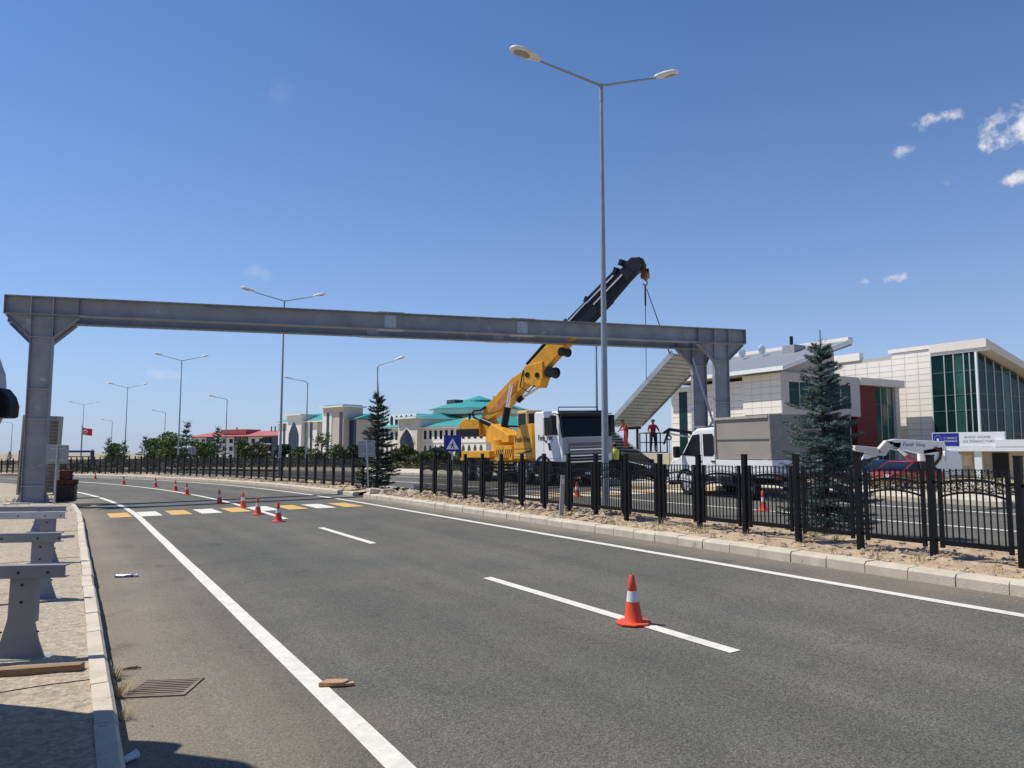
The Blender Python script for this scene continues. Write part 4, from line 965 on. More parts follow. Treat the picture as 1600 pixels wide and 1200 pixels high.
def leafy(label, xy, h, w, m, seed, n=2600, ls=.16, trunk=.25, name='broadleaf_tree', cat='tree', group=None, lobes=12, zoff=0):
    rnd = random.Random(seed); x, y = xy; root = thing(name, label, cat, loc=(x, y, gz(x, y)+zoff), group=group)
    tr = MB(); tr.tube([(0, 0, -.1), (w*.02, 0, h*.4), (0, w*.02, h*.75)], [w*.035, w*.025, w*.01], 6)
    for k in range(4):
        a = k*1.6+rnd.random(); tr.tube([(0, 0, h*(.25+.08*k)), (math.cos(a)*w*.28, math.sin(a)*w*.28, h*(.5+.08*k))], [w*.015, w*.006], 4)
    obj('trunk', tr, M_BARK, root)
    mb = MB(); L = []
    for k in range(lobes):
        a = rnd.random()*6.28; zz = trunk+(1-trunk)*rnd.uniform(.12, .9); e = math.sin(math.pi*min(1, max(0, (zz-trunk)/(1-trunk)))**.8)
        rr = w*.5*e*rnd.uniform(.15, .75); L.append((Vector((rr*math.cos(a), rr*math.sin(a), zz*h)), w*rnd.uniform(.16, .27), h*(1-trunk)*rnd.uniform(.10, .20)))
    for i in range(n):
        c, rx, rz = rnd.choice(L); v = Vector((rnd.gauss(0, 1), rnd.gauss(0, 1), rnd.gauss(0, 1))).normalized()*rnd.uniform(.55, 1.08)
        p = c+Vector((v.x*rx, v.y*rx, v.z*rz))
        if p.z < .05: p.z = .05
        nrm = Vector((rnd.gauss(0, 1), rnd.gauss(0, 1), rnd.gauss(.4, 1))).normalized(); a = nrm.orthogonal().normalized()*ls*rnd.uniform(.6, 1.3); b = nrm.cross(a).normalized()*ls*.55*rnd.uniform(.6, 1.2)
        mb.add([p-a, p+b, p+a, p-b], [(0, 1, 2, 3)])
    obj('crown', mb, m, root, fix=False); return root
def px_at(x, Y): return ((x-800)/1186*Y, Y)
# beyond the curve of the road, left to right
far_spruce('small dark fir far left of the red flag pole, beyond the fence', px_at(18, 120), 2.4, 1.8, 20)
far_spruce('small dark fir just right of the blue steel gate frame', px_at(147, 118), 2.3, 1.6, 21)
far_spruce('slender dark fir left of the broadleaf trees', px_at(172, 112), 3.9, 2.4, 22)
far_spruce('dark fir at the foot of the fourth double-armed lamp', px_at(196, 108), 3.3, 2.3, 23)
far_spruce('dense dark fir at the left edge of the broadleaf trees', px_at(228, 100), 3.7, 2.7, 24)
far_spruce('tall dark fir between the broadleaf trees and the apartment block', px_at(293, 88), 5.0, 2.8, 25)
far_spruce('dark fir in front of the middle of the apartment block', px_at(341, 84), 4.2, 2.9, 26)
leafy('light green broadleaf shrub left of the dense fir', px_at(185, 114), 3.2, 4.0, M_LEAF, 30, 1200, .22, .1, group='broadleaf trees beyond the fence')
leafy('round green broadleaf tree beside the tall fir', px_at(266, 96), 4.0, 5.6, M_LEAF, 31, 2800, .20, .12, group='broadleaf trees beyond the fence')
leafy('green broadleaf tree just behind the dense fir', px_at(243, 104), 3.6, 4.6, M_LEAF, 32, 2000, .20, .12, group='broadleaf trees beyond the fence')
leafy('low green broadleaf tree left of the apartment windows', px_at(318, 92), 3.1, 4.2, M_LEAF, 33, 1700, .2, .1, group='broadleaf trees beyond the fence')
leafy('bushy green tree at the right half of the apartment block', px_at(384, 90), 3.2, 2.6, M_PINE, 34, 1700, .18, .1, group='broadleaf trees beyond the fence')
leafy('reddish-green shrub at the foot of the apartment block', px_at(405, 92), 2.6, 4.0, M_HEDGE, 35, 1300, .18, .05, group='broadleaf trees beyond the fence')
bush = [(446, 96, 3.0, 3.4, 'bushy pine in front of the first pilaster of the arched building'), (470, 95, 2.8, 4.2, 'low pine below the tall pointed arch of the left teal building'), (503, 92, 4.0, 4.4, 'bushy pine before the cream wing of the teal-roofed building'),
        (532, 90, 3.4, 3.4, 'bushy pine below the cream stair tower'), (553, 90, 3.2, 3.2, 'bushy pine left of the dark spruce at the crossing'), (614, 84, 3.0, 3.4, 'low pine just right of the dark spruce at the crossing'),
        (634, 83, 3.3, 3.2, 'pine left of the pointed arch of the right teal building'), (655, 82, 2.9, 4.0, 'wide low pine below the pointed arch of the right teal building'), (675, 83, 3.5, 2.8, 'pine right of the pointed arch, left of the blue sign'),
        (690, 84, 3.4, 2.4, 'narrow pine just left of the blue crossing sign'), (716, 84, 3.0, 3.0, 'low pine just right of the blue crossing sign'), (742, 84, 2.6, 3.6, 'low pine left of the yellow crane body')]
for i, (px, Y, h, w, lab) in enumerate(bush): leafy(lab, px_at(px, Y), h*(.78 if px != 503 else .95), w*.95, M_PINE if i % 4 else M_SPRUCE2, 50+i, 1700, .17, .03, name='pine_bush', cat='pine', group='bushy pines in front of the teal-roofed buildings', lobes=10)
def hedge_row():
    rnd = random.Random(9); mb = MB()
    for i in range(9000):
        s = rnd.uniform(-6, 22); d = 24.2+rnd.gauss(0, .28); p = R3(s, d, rnd.random()**1.4*(.62+.12*math.sin(s*3))+.03)
        a = Vector((rnd.gauss(0, 1), rnd.gauss(0, 1), rnd.gauss(0, 1))).normalized()*rnd.uniform(.03, .08); b = a.orthogonal().normalized()*a.length*.6
        mb.add([p-a, p+b, p+a, p-b], [(0, 1, 2, 3)])
    tag(obj('hedge', mb, M_HEDGE, None, fix=False), 'low olive hedge along the back of the far pavement', 'hedge', kind='stuff')
hedge_row()
def low_scrub():
    rnd = random.Random(11); mb = MB()
    for i in range(9000):
        Y = rnd.uniform(70, 120); px = rnd.uniform(60, 790); x, y = px_at(px, Y); p = Vector((x, y, gz(x, y)+abs(rnd.gauss(0, .35))))
        a = Vector((rnd.gauss(0, 1), rnd.gauss(0, 1), rnd.gauss(0, 1))).normalized()*rnd.uniform(.1, .25); b = a.orthogonal().normalized()*a.length*.6
        mb.add([p-a, p+b, p+a, p-b], [(0, 1, 2, 3)])
    tag(obj('scrub', mb, M_HEDGE, None, fix=False), 'low dry scrub covering the ground beyond the far carriageway', 'scrub', kind='stuff')
low_scrub()
def dry_tuft(s, d, n, h, seed, label, name='grass_tuft', zoff=0):
    rnd = random.Random(seed); p0 = R3(s, d, zoff); root = thing(name, label, 'grass', loc=tuple(p0)); mb = MB()
    for i in range(n):
        a = rnd.random()*6.28; r = rnd.uniform(0, .07); q = Vector((r*math.cos(a), r*math.sin(a), 0)); l = h*rnd.uniform(.5, 1.2); t = Vector((math.cos(a)*l*.6, math.sin(a)*l*.6, l*.8)); w = Vector((-math.sin(a), math.cos(a), 0))*.004
        mb.add([q-w, q+w, q+t*.6+w*.6+Vector((0, 0, l*.1)), q+t*.6-w*.6+Vector((0, 0, l*.1)), q+t], [(0, 1, 2, 3), (3, 2, 4)])
    obj('blades', mb, M_DRY, root, fix=False)
def weeds():
    rnd = random.Random(77); mb = MB()
    for c in range(150):
        s0 = rnd.uniform(-1, 27.3); d0 = rnd.choice((rnd.uniform(9.8, 10.3), rnd.uniform(10.7, 11.9))); h0 = rnd.uniform(.04, .20)
        for i in range(rnd.randint(8, 26)):
            a = rnd.random()*6.28; s = s0+rnd.gauss(0, .05); d = d0+rnd.gauss(0, .05); q = R3(s, d, dirt_z(s, d)-.01); l = h0*rnd.uniform(.5, 1.3); t = Vector((math.cos(a)*l*.5, math.sin(a)*l*.5, l)); w = Vector((-math.sin(a), math.cos(a), 0))*.004
            mb.add([q-w, q+w, q+t*.6+w*.6, q+t*.6-w*.6, q+t], [(0, 1, 2, 3), (3, 2, 4)])
    tag(obj('dry_weeds', mb, M_DRY, med, fix=False), kind='stuff')
weeds()
dry_tuft(7.0, .42, 60, .15, 1, 'larger dry grass tuft growing at the foot of the left kerb')
dry_tuft(7.6, .40, 45, .13, 2, 'smaller dry grass tuft at the left kerb just beyond the drain grate')
dry_tuft(6.4, .40, 40, .10, 3, 'dry grass tuft at the left kerb nearest the camera')

# ------------------------------------------------------------------ buildings
def panels(root, name, origin, ux, uz, w, h, nx, nz, m, gap=.03, th=.04, skip=None):
    """separate cladding panels on a wall plane, sharing one mesh; local coords"""
    origin = Vector(origin); ux = Vector(ux); uz = Vector(uz); nr = ux.cross(uz)
    pw, ph = w/nx, h/nz; mb = MB()
    c = ux*(pw/2)+uz*(ph/2); mb.box(c+nr*(th/2), (pw-gap, th, ph-gap), Matrix((ux, -nr, uz)).transposed())
    me = mb.mesh(name); fix_normals(me); me.materials.append(m)
    for i in range(nx):
        for j in range(nz):
            if skip and skip((i+.5)*pw, (j+.5)*ph): continue
            o = obj(name, me, m, root); o.location = origin+ux*(i*pw)+uz*(j*ph)
def curtain(root, origin, ux, uz, xs, zs, mats, th=.03, mull=.09, ztop=None):
    """glazing: every pane a part; mullions between. xs, zs grid lines; ztop(x) clips the top row"""
    origin = Vector(origin); ux = Vector(ux); uz = Vector(uz); nr = ux.cross(uz); k = 0
    for i in range(len(xs)-1):
        for j in range(len(zs)-1):
            a, b, c, d = xs[i]+.02, xs[i+1]-.02, zs[j]+.02, zs[j+1]-.02
            ta = min(d, ztop(a)) if ztop else d; tb = min(d, ztop(b)) if ztop else d
            if ta-c < .05 and tb-c < .05: continue
            ta = max(ta, c+.02); tb = max(tb, c+.02)
            mb = MB(); mb.prism([origin+ux*a+uz*c, origin+ux*b+uz*c, origin+ux*b+uz*tb, origin+ux*a+uz*ta], -nr*th); obj('pane', mb, mats[(i*7+j*3+k) % len(mats)], root); k += 1
    for i, x in enumerate(xs):
        t = min(zs[-1], ztop(x)) if ztop else zs[-1]
        mb = MB(); mb.bar(origin+ux*x+uz*zs[0]+nr*.03, origin+ux*x+uz*t+nr*.03, mull, .07, tuple(nr)); obj('mullion', mb, M_MULL, root)
    for z in zs[1:-1]:
        x1 = xs[-1]
        if ztop:
            while x1 > xs[0] and ztop(x1) < z: x1 -= .2
        if x1-xs[0] < .3: continue
        mb = MB(); mb.bar(origin+ux*xs[0]+uz*z+nr*.02, origin+ux*x1+uz*z+nr*.02, mull*.7, .05, tuple(nr)); obj('transom', mb, mat('transom_dark', (.10, .14, .13), .4), root)
def right_building():
    # block B: tall cream block with glazed corner; local x = right-back, local y = left-back
    B = Vector((43.1, 70.)); zb = .05
    root = thing('modern_building', 'tall cream-clad block with a green glass corner and sloping white roof, right edge', 'building', loc=(B.x, B.y, zb), rz=rad(30))
    H = 12.1
    core = MB(); core.lo((.10, 4.3, 0), (16, 15.5, H-.3)); obj('wall', core, M_JOINT, root)
    panels(root, 'cladding_panel', (.10, 15.4, 0), (0, -1, 0), (0, 0, 1), 11.15, 12.05, 8, 20, M_CREAM, gap=.04, skip=lambda a, b: (a < 6.8 and b > 11.6))
    cap = MB(); cap.lo((-.06, 4.2, H-.02), (.6, 8.7, H+.35)); obj('parapet', cap, M_CREAM, root); cap = MB(); cap.lo((-.06, 12.0, H-.35), (.6, 15.5, H+.45)); obj('parapet', cap, M_CREAM, root)
    inn = MB(); inn.lo((.6, .6, 0), (15.5, 4.3, 9.0)); obj('interior_core', inn, mat('dark_interior', (.02, .035, .035), .7), root)
    for z in (3.6, 7.2): f_ = MB(); f_.lo((.06, .06, z), (15.5, 4.3, z+.45)); obj('floor_slab', f_, mat('slab_edge', (.16, .22, .20), .6), root)
    fr = lambda x: 11.0-.27*x
    curtain(root, (0, 4.28, .3), (0, -1, 0), (0, 0, 1), [0, 1.3, 2.2, 3.15, 3.7, 4.24], [0, 2.3, 3.5, 5.6, 7.1, 9.3, 11.0], [M_TEALG, M_TEALG, M_TEALG2, M_TEALG])
    curtain(root, (.04, 0, .3), (1, 0, 0), (0, 0, 1), [0, 1.4, 2.8, 4.2, 5.6, 7.0, 8.4, 9.8, 11.2, 12.6, 14], [0, 2.3, 3.5, 5.6, 7.1, 9.3, 11.0], [M_TEALG, M_TEALG, M_TEALG, M_TEALG2], ztop=fr)
    cp = MB(); cp.lo((-.09, -.09, 0), (.09, .09, 11.45)); obj('corner_post', cp, M_SIGNW, root)
    rf = MB(); rf.prism([(-.25, -1.1, 11.62), (-.25, -1.1, 12.42), (16, -1.1, 7.9), (16, -1.1, 7.3)], (0, 5.4, 0)); obj('roof', rf, M_CREAMW, root)
    bd = MB(); bd.lo((-.04, 4.30, H-1.05), (.12, 8.6, H-.02)); 
    fb = MB(); fb.lo((-.12, -1.0, 11.32), (.5, 4.3, 11.64)); obj('fascia', fb, M_CREAM, root)
    # block A: lower block with projecting window box, red wall, sloping roof
    A = Vector((23.5, 66.)); root = thing('modern_building', 'lower cream-clad block with projecting window box, dark red wall and upswept roof', 'building', loc=(A.x, A.y, zb), rz=rad(30))
    co = MB(); co.lo((.3, 1.2, 0), (17.2, 14.4, 8.6)); obj('wall', co, M_JOINT, root)
    # left face (x = 0) cladding beyond the box
    panels(root, 'cladding_panel', (.27, 14.4, 0), (0, -1, 0), (0, 0, 1), 10.0, 8.6, 7, 14, M_CREAM, gap=.035)
    st = MB(); st.lo((.22, 12.0, 1.2), (.31, 13.2, 8.1)); obj('strip_window', st, M_TEALG, root)
    # projecting box
    bx = MB(); bx.lo((-.0, -.0, 5.35), (10.6, 4.4, 8.95)); obj('window_box', bx, M_JOINT, root)
    panels(root, 'cladding_panel', (-.0, 4.4, 5.35), (0, -1, 0), (0, 0, 1), 4.4, 3.6, 4, 6, M_CREAM, gap=.035)
    for (a, b, c, d) in ((-.04, 10.64, 8.2, 9.0), (-.04, 10.64, 5.3, 5.95), (-.04, .85, 5.96, 8.19), (9.4, 10.64, 5.96, 8.19)):
        q = MB(); q.lo((a, -.08, c), (b, -.005, d)); obj('box_frame', q, M_WSHADE, root)
    curtain(root, (.88, -.002, 5.98), (1, 0, 0), (0, 0, 1), [0, 1.4, 2.8, 4.2, 5.6, 7.0, 8.48], [0, 1.5, 2.2], [M_TEALG, M_TEALG, M_TEALG2], mull=.06)
    lw = MB(); lw.lo((.4, .8, 0), (10.4, 1.2, 5.35)); obj('recessed_wall', lw, M_WSHADE, root)
    curtain(root, (6.6, .78, .3), (1, 0, 0), (0, 0, 1), [0, 1.2, 2.4, 3.6], [0, 2.4, 4.9], [M_TEALG], mull=.06)
    rw = MB(); rw.lo((10.66, .35, 0), (13.6, 1.2, 8.3)); obj('red_wall', rw, M_RED, root)
    curtain(root, (13.62, .55, 0), (1, 0, 0), (0, 0, 1), [0, 1.0, 2.0, 3.0], [0, 2.4, 4.6, 6.6, 8.3], [M_TEALG2, mat('olive_glass', (.10, .12, .09), .1, var=.2), M_TEALG2], mull=.07)
    ep = MB(); ep.lo((16.65, .3, 0), (17.3, 1.2, 8.6)); obj('end_pier', ep, M_WSHADE, root)
    cn = MB(); cn.lo((10.6, -.25, 8.32), (17.4, 2.4, 9.0)); obj('link_roof', cn, M_CREAMW, root)
    # upswept roof: eave along the left face, rising to the right
    def roofz(x): return 9.05+(x+1.1)*.335
    rf = MB(); rf.prism([(-1.1, -1.2, 9.0), (-1.1, -1.2, 9.3), (8.2, -1.2, 12.35), (8.2, -1.2, 11.75)], (0, 16.5, 0)); rfo = obj('roof', rf, M_ROOFG, root)
    g = MB(); g.prism([(-1.16, -1.25, 8.95), (-1.16, -1.25, 9.35), (8.26, -1.25, 12.42), (8.26, -1.25, 11.95)], (0, .06, 0)); obj('gable_fascia', g, M_SIGNW, root)
    g = MB(); g.lo((-1.2, -1.25, 8.98), (-1.1, 15.4, 9.34)); obj('eave_fascia', g, M_SIGNW, root)
    tw = MB(); tw.prism([(.2, .6, 8.96), (8.0, .6, 8.96), (8.0, .6, 11.7), (.2, .6, 9.25)], (0, 13.5, 0)); obj('clerestory_wall', tw, M_WSHADE, root)
    rg = MB(); rg.lo((7.7, -1.19, 12.0), (8.4, 15.2, 12.5)); obj('ridge_parapet', rg, M_CREAM, root)
    for k, (x, y) in enumerate(((5.2, 9.0), (5.4, 6.6))):
        dsh = MB(); dsh.lathe([(.02, 0), (.25, .04), (.45, .16), (.5, .24)], 14, c=(x, y, roofz(x)+.9), axis='y'); dsh.tube([(x, y, roofz(x)), (x, y, roofz(x)+.8)], .04, 5); obj('satellite_dish', dsh, M_SIGNW, root)
    v = MB(); v.lo((5.0, 2.6, roofz(5.0)), (6.6, 4.0, roofz(5)+1.0)); obj('roof_unit', v, M_GREYP, root); v = MB(); v.tube([(5.6, 3.4, roofz(5)+1), (5.6, 3.4, roofz(5)+1.9)], .16, 8); obj('chimney', v, M_PLAST, root)
right_building()

def arch_poly(cx, w, z0, zs, zt, n=8):
    """pointed arch outline (x, z)"""
    pts = [(cx-w/2, z0), (cx+w/2, z0), (cx+w/2, zs)]
    for i in range(1, n): t = i/n; pts.append((cx+w/2*(1-t**1.6), zs+(zt-zs)*t**.9))
    pts.append((cx, zt))
    for i in range(n-1, 0, -1): t = i/n; pts.append((cx-w/2*(1-t**1.6), zs+(zt-zs)*t**.9))
    pts.append((cx-w/2, zs)); return pts
def teal_right():
    M_W = mat('warm_white_wall', (.86, .83, .75), .8, var=.05, scale=.3); M_P = mat('pinkish_portal', (.76, .67, .58), .8, var=.06, scale=.4); M_DB = mat('dark_blue_glass', (.012, .028, .06), .12, var=.2, scale=.5)
    root = thing('teal_roofed_building', 'long white building with teal roofs and a pointed blue arch, behind the blue sign', 'building', loc=(-.2015*204, 204., .05), rz=rad(-47))
    L = 52
    w = MB(); w.lo((0, 0, 0), (21, 22, 8.05)); obj('wall', w, M_W, root); w = MB(); w.lo((28.5, 0, 0), (L, 22, 7.75)); obj('wall', w, M_W, root)
    for (a, b, z) in ((-.6, 21.1, 8.05), (28.4, L+.6, 7.75)): q = MB(); q.lo((a, -.7, z), (b, .3, z+.35)); obj('cornice', q, M_W, root)
    for x in list([.9+2.05*k for k in range(10)])+[29.4+2.05*k for k in range(11)]:
        q = MB(); q.lo((x-.05, -.05, 5.2), (x+.9, .02, 7.2)); o = obj('window', q, M_GLASSD, root)
        q = MB(); q.lo((x-.25, -.12, 7.25), (x+1.1, .02, 7.4)); obj('lintel', q, M_P, o)
        q = MB(); q.prism([(a, -.05, b) for a, b in arch_poly(x+.42, 1.0, 1.0, 3.0, 3.9, 4)], (0, .07, 0)); obj('window', q, mat('arched_window', (.10, .09, .09), .3), root)
    bd = MB(); bd.lo((-.1, -.10, 4.2), (21, -.002, 4.45)); obj('string_course', bd, M_P, root); bd = MB(); bd.lo((28.5, -.10, 4.2), (L, -.002, 4.45)); obj('string_course', bd, M_P, root)
    pt = MB(); pt.lo((20.8, -1.6, 0), (28.7, 16, 10.2)); obj('portal_block', pt, M_P, root)
    ar = MB(); ar.prism([(a, -1.68, b) for a, b in arch_poly(24.6, 5.6, 0, 4.4, 7.7)], (0, .07, 0)); obj('portal_glazing', ar, M_DB, root)
    fr_ = MB(); ap = arch_poly(24.6, 6.0, 0, 4.4, 8.0)
    for i in range(2, len(ap)-1): fr_.bar((ap[i][0], -1.72, ap[i][1]), (ap[i+1][0], -1.72, ap[i+1][1]), .18, .3, (0, 1, 0))
    obj('arch_surround', fr_, M_W, root)
    cp = MB(); cp.lo((20.0, -2.6, 10.2), (29.5, 16.5, 10.6)); obj('portal_cornice', cp, M_W, root)
    def hip(name, x0, x1, y0, y1, z0, zr, ins, over=.8):
        m_ = MB(); x0 -= over; x1 += over; y0 -= over; y1 += over; ym = (y0+y1)/2
        m_.add([(x0, y0, z0), (x1, y0, z0), (x1, y1, z0), (x0, y1, z0), (x0+ins, ym, zr), (x1-ins, ym, zr)], [(0, 1, 5, 4), (1, 2, 5), (2, 3, 4, 5), (3, 0, 4), (3, 2, 1, 0)]); return obj(name, m_, M_TEALR, root)
    hip('roof', 28.6, L, 0, 22, 8.1, 11.2, 9); hip('roof', 0, 20.9, 0, 22, 8.4, 10.6, 7); hip('roof', 20.4, 29.2, -2.2, 16.3, 10.6, 11.8, 3, .2)
    up = MB(); up.lo((5, 4, 8.4), (20.5, 24, 11.9)); obj('upper_storey', up, M_W, root)
    for k in range(5):
        q = MB(); q.prism([(a, 3.94, b) for a, b in arch_poly(9.6+k*2.2, 1.2, 9.3, 11.0, 11.7, 4)], (0, .08, 0)); obj('window', q, M_GLASSD, root)
    dr = MB(); dr.lathe([(12, 11.6), (12.3, 11.9), (12.3, 13.0), (12.6, 13.1)], 20, c=(26, 20, 0)); obj('drum', dr, M_W, root)
    dm = MB(); dm.lathe([(13.4, 13.0), (9, 14.4), (4.2, 15.0), (4.0, 15.6), (.1, 16.9)], 20, c=(26, 20, 0)); obj('dome_roof', dm, M_TEALR, root)
    for x in (15, 34): q = MB(); q.lo((x, 18, 13.6), (x+3.6, 21, 16.2)); obj('chimney', q, mat('chimney_dark', (.04, .05, .06), .7), root)
    sd = MB(); sd.lo((L+.02, .4, 0), (L+.1, 21.6, 7.7)); obj('gable_wall', sd, M_W, root)
teal_right()
def teal_left():
    M_W = mat('warm_white_wall', (.8, .76, .66)); M_BSHADE = mat('shaded_beige_wall', (.58, .51, .44), .8, var=.06, scale=.3); M_DB = MATS['dark_blue_glass']; M_DK = mat('dark_bay', (.05, .045, .06), .3)  # beige is the pale wall's shaded side, shade put into its colour
    root = thing('teal_roofed_building', 'cream building with teal roof, tall pointed arch and square stair tower', 'building', loc=((440-800)/1186*185, 185., .05), rz=rad(-43))
    w = MB(); w.lo((-1, 0, 0), (31, 7, 9.2)); obj('wall', w, M_BSHADE, root)
    for x0, x1, m in ((-.9, 1.3, M_W), (1.3, 2.4, M_DK), (2.4, 3.2, M_W), (3.2, 4.5, M_DK), (11.0, 12.1, M_DK), (12.1, 13.1, M_W), (13.1, 14.2, M_DK), (14.2, 16.0, M_W), (19.4, 20.2, M_W)):
        q = MB(); q.lo((x0, -.25, 0), (x1-.02, -.004, 9.0)); obj('pilaster' if m == M_W else 'bay_glazing', q, m, root)
    pb = MB(); pb.lo((4.5, -1.2, 0), (10.9, 6, 10.7)); obj('arch_block', pb, M_W, root)
    q = MB(); q.prism([(a, -1.28, b) for a, b in arch_poly(7.7, 4.3, 0, 5.6, 9.2)], (0, .07, 0)); obj('arch_glazing', q, M_DB, root)
    for z in (2.2, 3.6, 5.0, 6.4): q = MB(); q.lo((5.6, -1.33, z), (9.8, -1.29, z+.14)); obj('arch_transom', q, M_DK, root)
    q = MB(); q.lo((3.9, -1.9, 10.7), (11.4, 6.5, 11.0)); obj('arch_cornice', q, M_W, root)
    for z in (7.4, 4.6): q = MB(); q.lo((18.2, -.06, z), (19.3, .0-.004, z+1.7)); obj('window', q, M_GLASSD, root)
    wl = MB(); wl.lo((17.8, -.04, 0), (20.3, -.004, 4.2)); obj('white_panel', wl, M_W, root)
    tw = MB(); tw.lo((20.4, -1.6, 0), (28.3, 3.5, 11.9)); obj('stair_tower', tw, M_BSHADE, root)
    for x0, x1, m in ((20.4, 22.0, M_W), (22.05, 23.1, M_DK), (23.15, 24.0, M_W)): q = MB(); q.lo((x0, -1.72, 0), (x1, -1.602, 10.8)); obj('tower_strip', q, m, root)
    q = MB(); q.lo((26.9, -1.68, 0), (28.0, -1.602, 10.8)); obj('tower_strip', q, M_DK, root)
    q = MB(); q.lo((19.9, -2.3, 11.9), (28.9, 4.1, 12.25)); obj('tower_cornice', q, M_W, root); q = MB(); q.lo((20.6, -1.6, 12.25), (28.2, 3.4, 12.5)); obj('tower_roof', q, M_TEALR, root)
    rf = MB(); rf.add([(-1.8, -.8, 9.3), (20.3, -.8, 9.3), (20.3, 8, 9.3), (-1.8, 8, 9.3), (3, 5, 11.4), (20.3, 5, 11.4)], [(0, 1, 5, 4), (1, 2, 5), (2, 3, 4, 5), (3, 0, 4), (3, 2, 1, 0)]); obj('roof', rf, M_TEALR, root)
    rf = MB(); rf.add([(28.4, -.8, 9.3), (32, -.8, 9.3), (32, 8, 9.3), (28.4, 8, 9.3), (28.4, 4, 10.6), (31, 4, 10.6)], [(0, 1, 5, 4), (1, 2, 5), (2, 3, 4, 5), (3, 0, 4), (3, 2, 1, 0)]); obj('roof', rf, M_TEALR, root)
    q = MB(); q.lo((28.6, -.2, 0), (30.8, -.004, 9.0)); obj('bay_glazing', q, M_DB, root)
    q = MB(); q.lo((-1.8, -.82, 9.0), (20.3, -.3, 9.28)); obj('eave_band', q, M_W, root)
teal_left()
def apartment():
    M_W = mat('apartment_white', (.72, .70, .66), .8, var=.04); M_D = mat('apartment_grey', (.09, .10, .11), .7, var=.1); M_P = mat('apartment_pink', (.55, .45, .44), .8)
    root = thing('apartment_building', 'pale apartment block with red roof and dark grey bays, far left of the arched building', 'building', loc=((300-800)/1186*300, 300., -1.0), rz=rad(-30))
    w = MB(); w.lo((0, 0, 0), (50, 14, 9.3)); obj('wall', w, M_W, root)
    for x0, x1 in ((9.5, 13.2), (25.2, 28.6), (29.6, 32.4), (45.2, 50.02)): q = MB(); q.lo((x0, -.5, 0), (x1, -.01, 9.2)); obj('dark_bay', q, M_D, root)
    for x in (2.5, 6.2, 14.6, 18.6, 22.2, 34.2, 38.4):
        for z in (.9, 3.8, 6.7): q = MB(); q.lo((x, -.06, z), (x+1.9, .02, z+1.6)); o = obj('window', q, M_GLASSD, root)
        q = MB(); q.lo((x-.3, -.05, 2.9), (x+2.2, .01, 3.3)); obj('band', q, M_P, root)
    for z in (.7, 3.6, 6.5):
        q = MB(); q.lo((41, -.9, z), (45, -.01, z+2.2)); o = obj('balcony', q, M_GLASSD, root); q = MB(); q.lo((40.8, -1.0, z-.35), (45.2, -.0, z)); obj('balcony_slab', q, M_W, o)
    rf = MB(); rf.add([(-1, -1, 9.3), (51, -1, 9.3), (51, 15, 9.3), (-1, 15, 9.3), (6, 7, 11.4), (44, 7, 11.4)], [(0, 1, 5, 4), (1, 2, 5), (2, 3, 4, 5), (3, 0, 4), (3, 2, 1, 0)]); obj('roof', rf, M_REDR, root)
    q = MB(); q.lo((16, 1, 10.2), (30, 8, 11.9)); obj('dormer', q, M_REDR, root); q = MB(); q.lo((-1.1, -1.1, 9.0), (51.1, -.7, 9.3)); obj('fascia', q, mat('maroon_fascia', (.25, .05, .05), .6), root)
    for x in (19, 38, 40, 49): q = MB(); q.tube([(x, 6, 11), (x, 6, 13)], .25, 5); obj('chimney', q, M_D, root)
apartment()

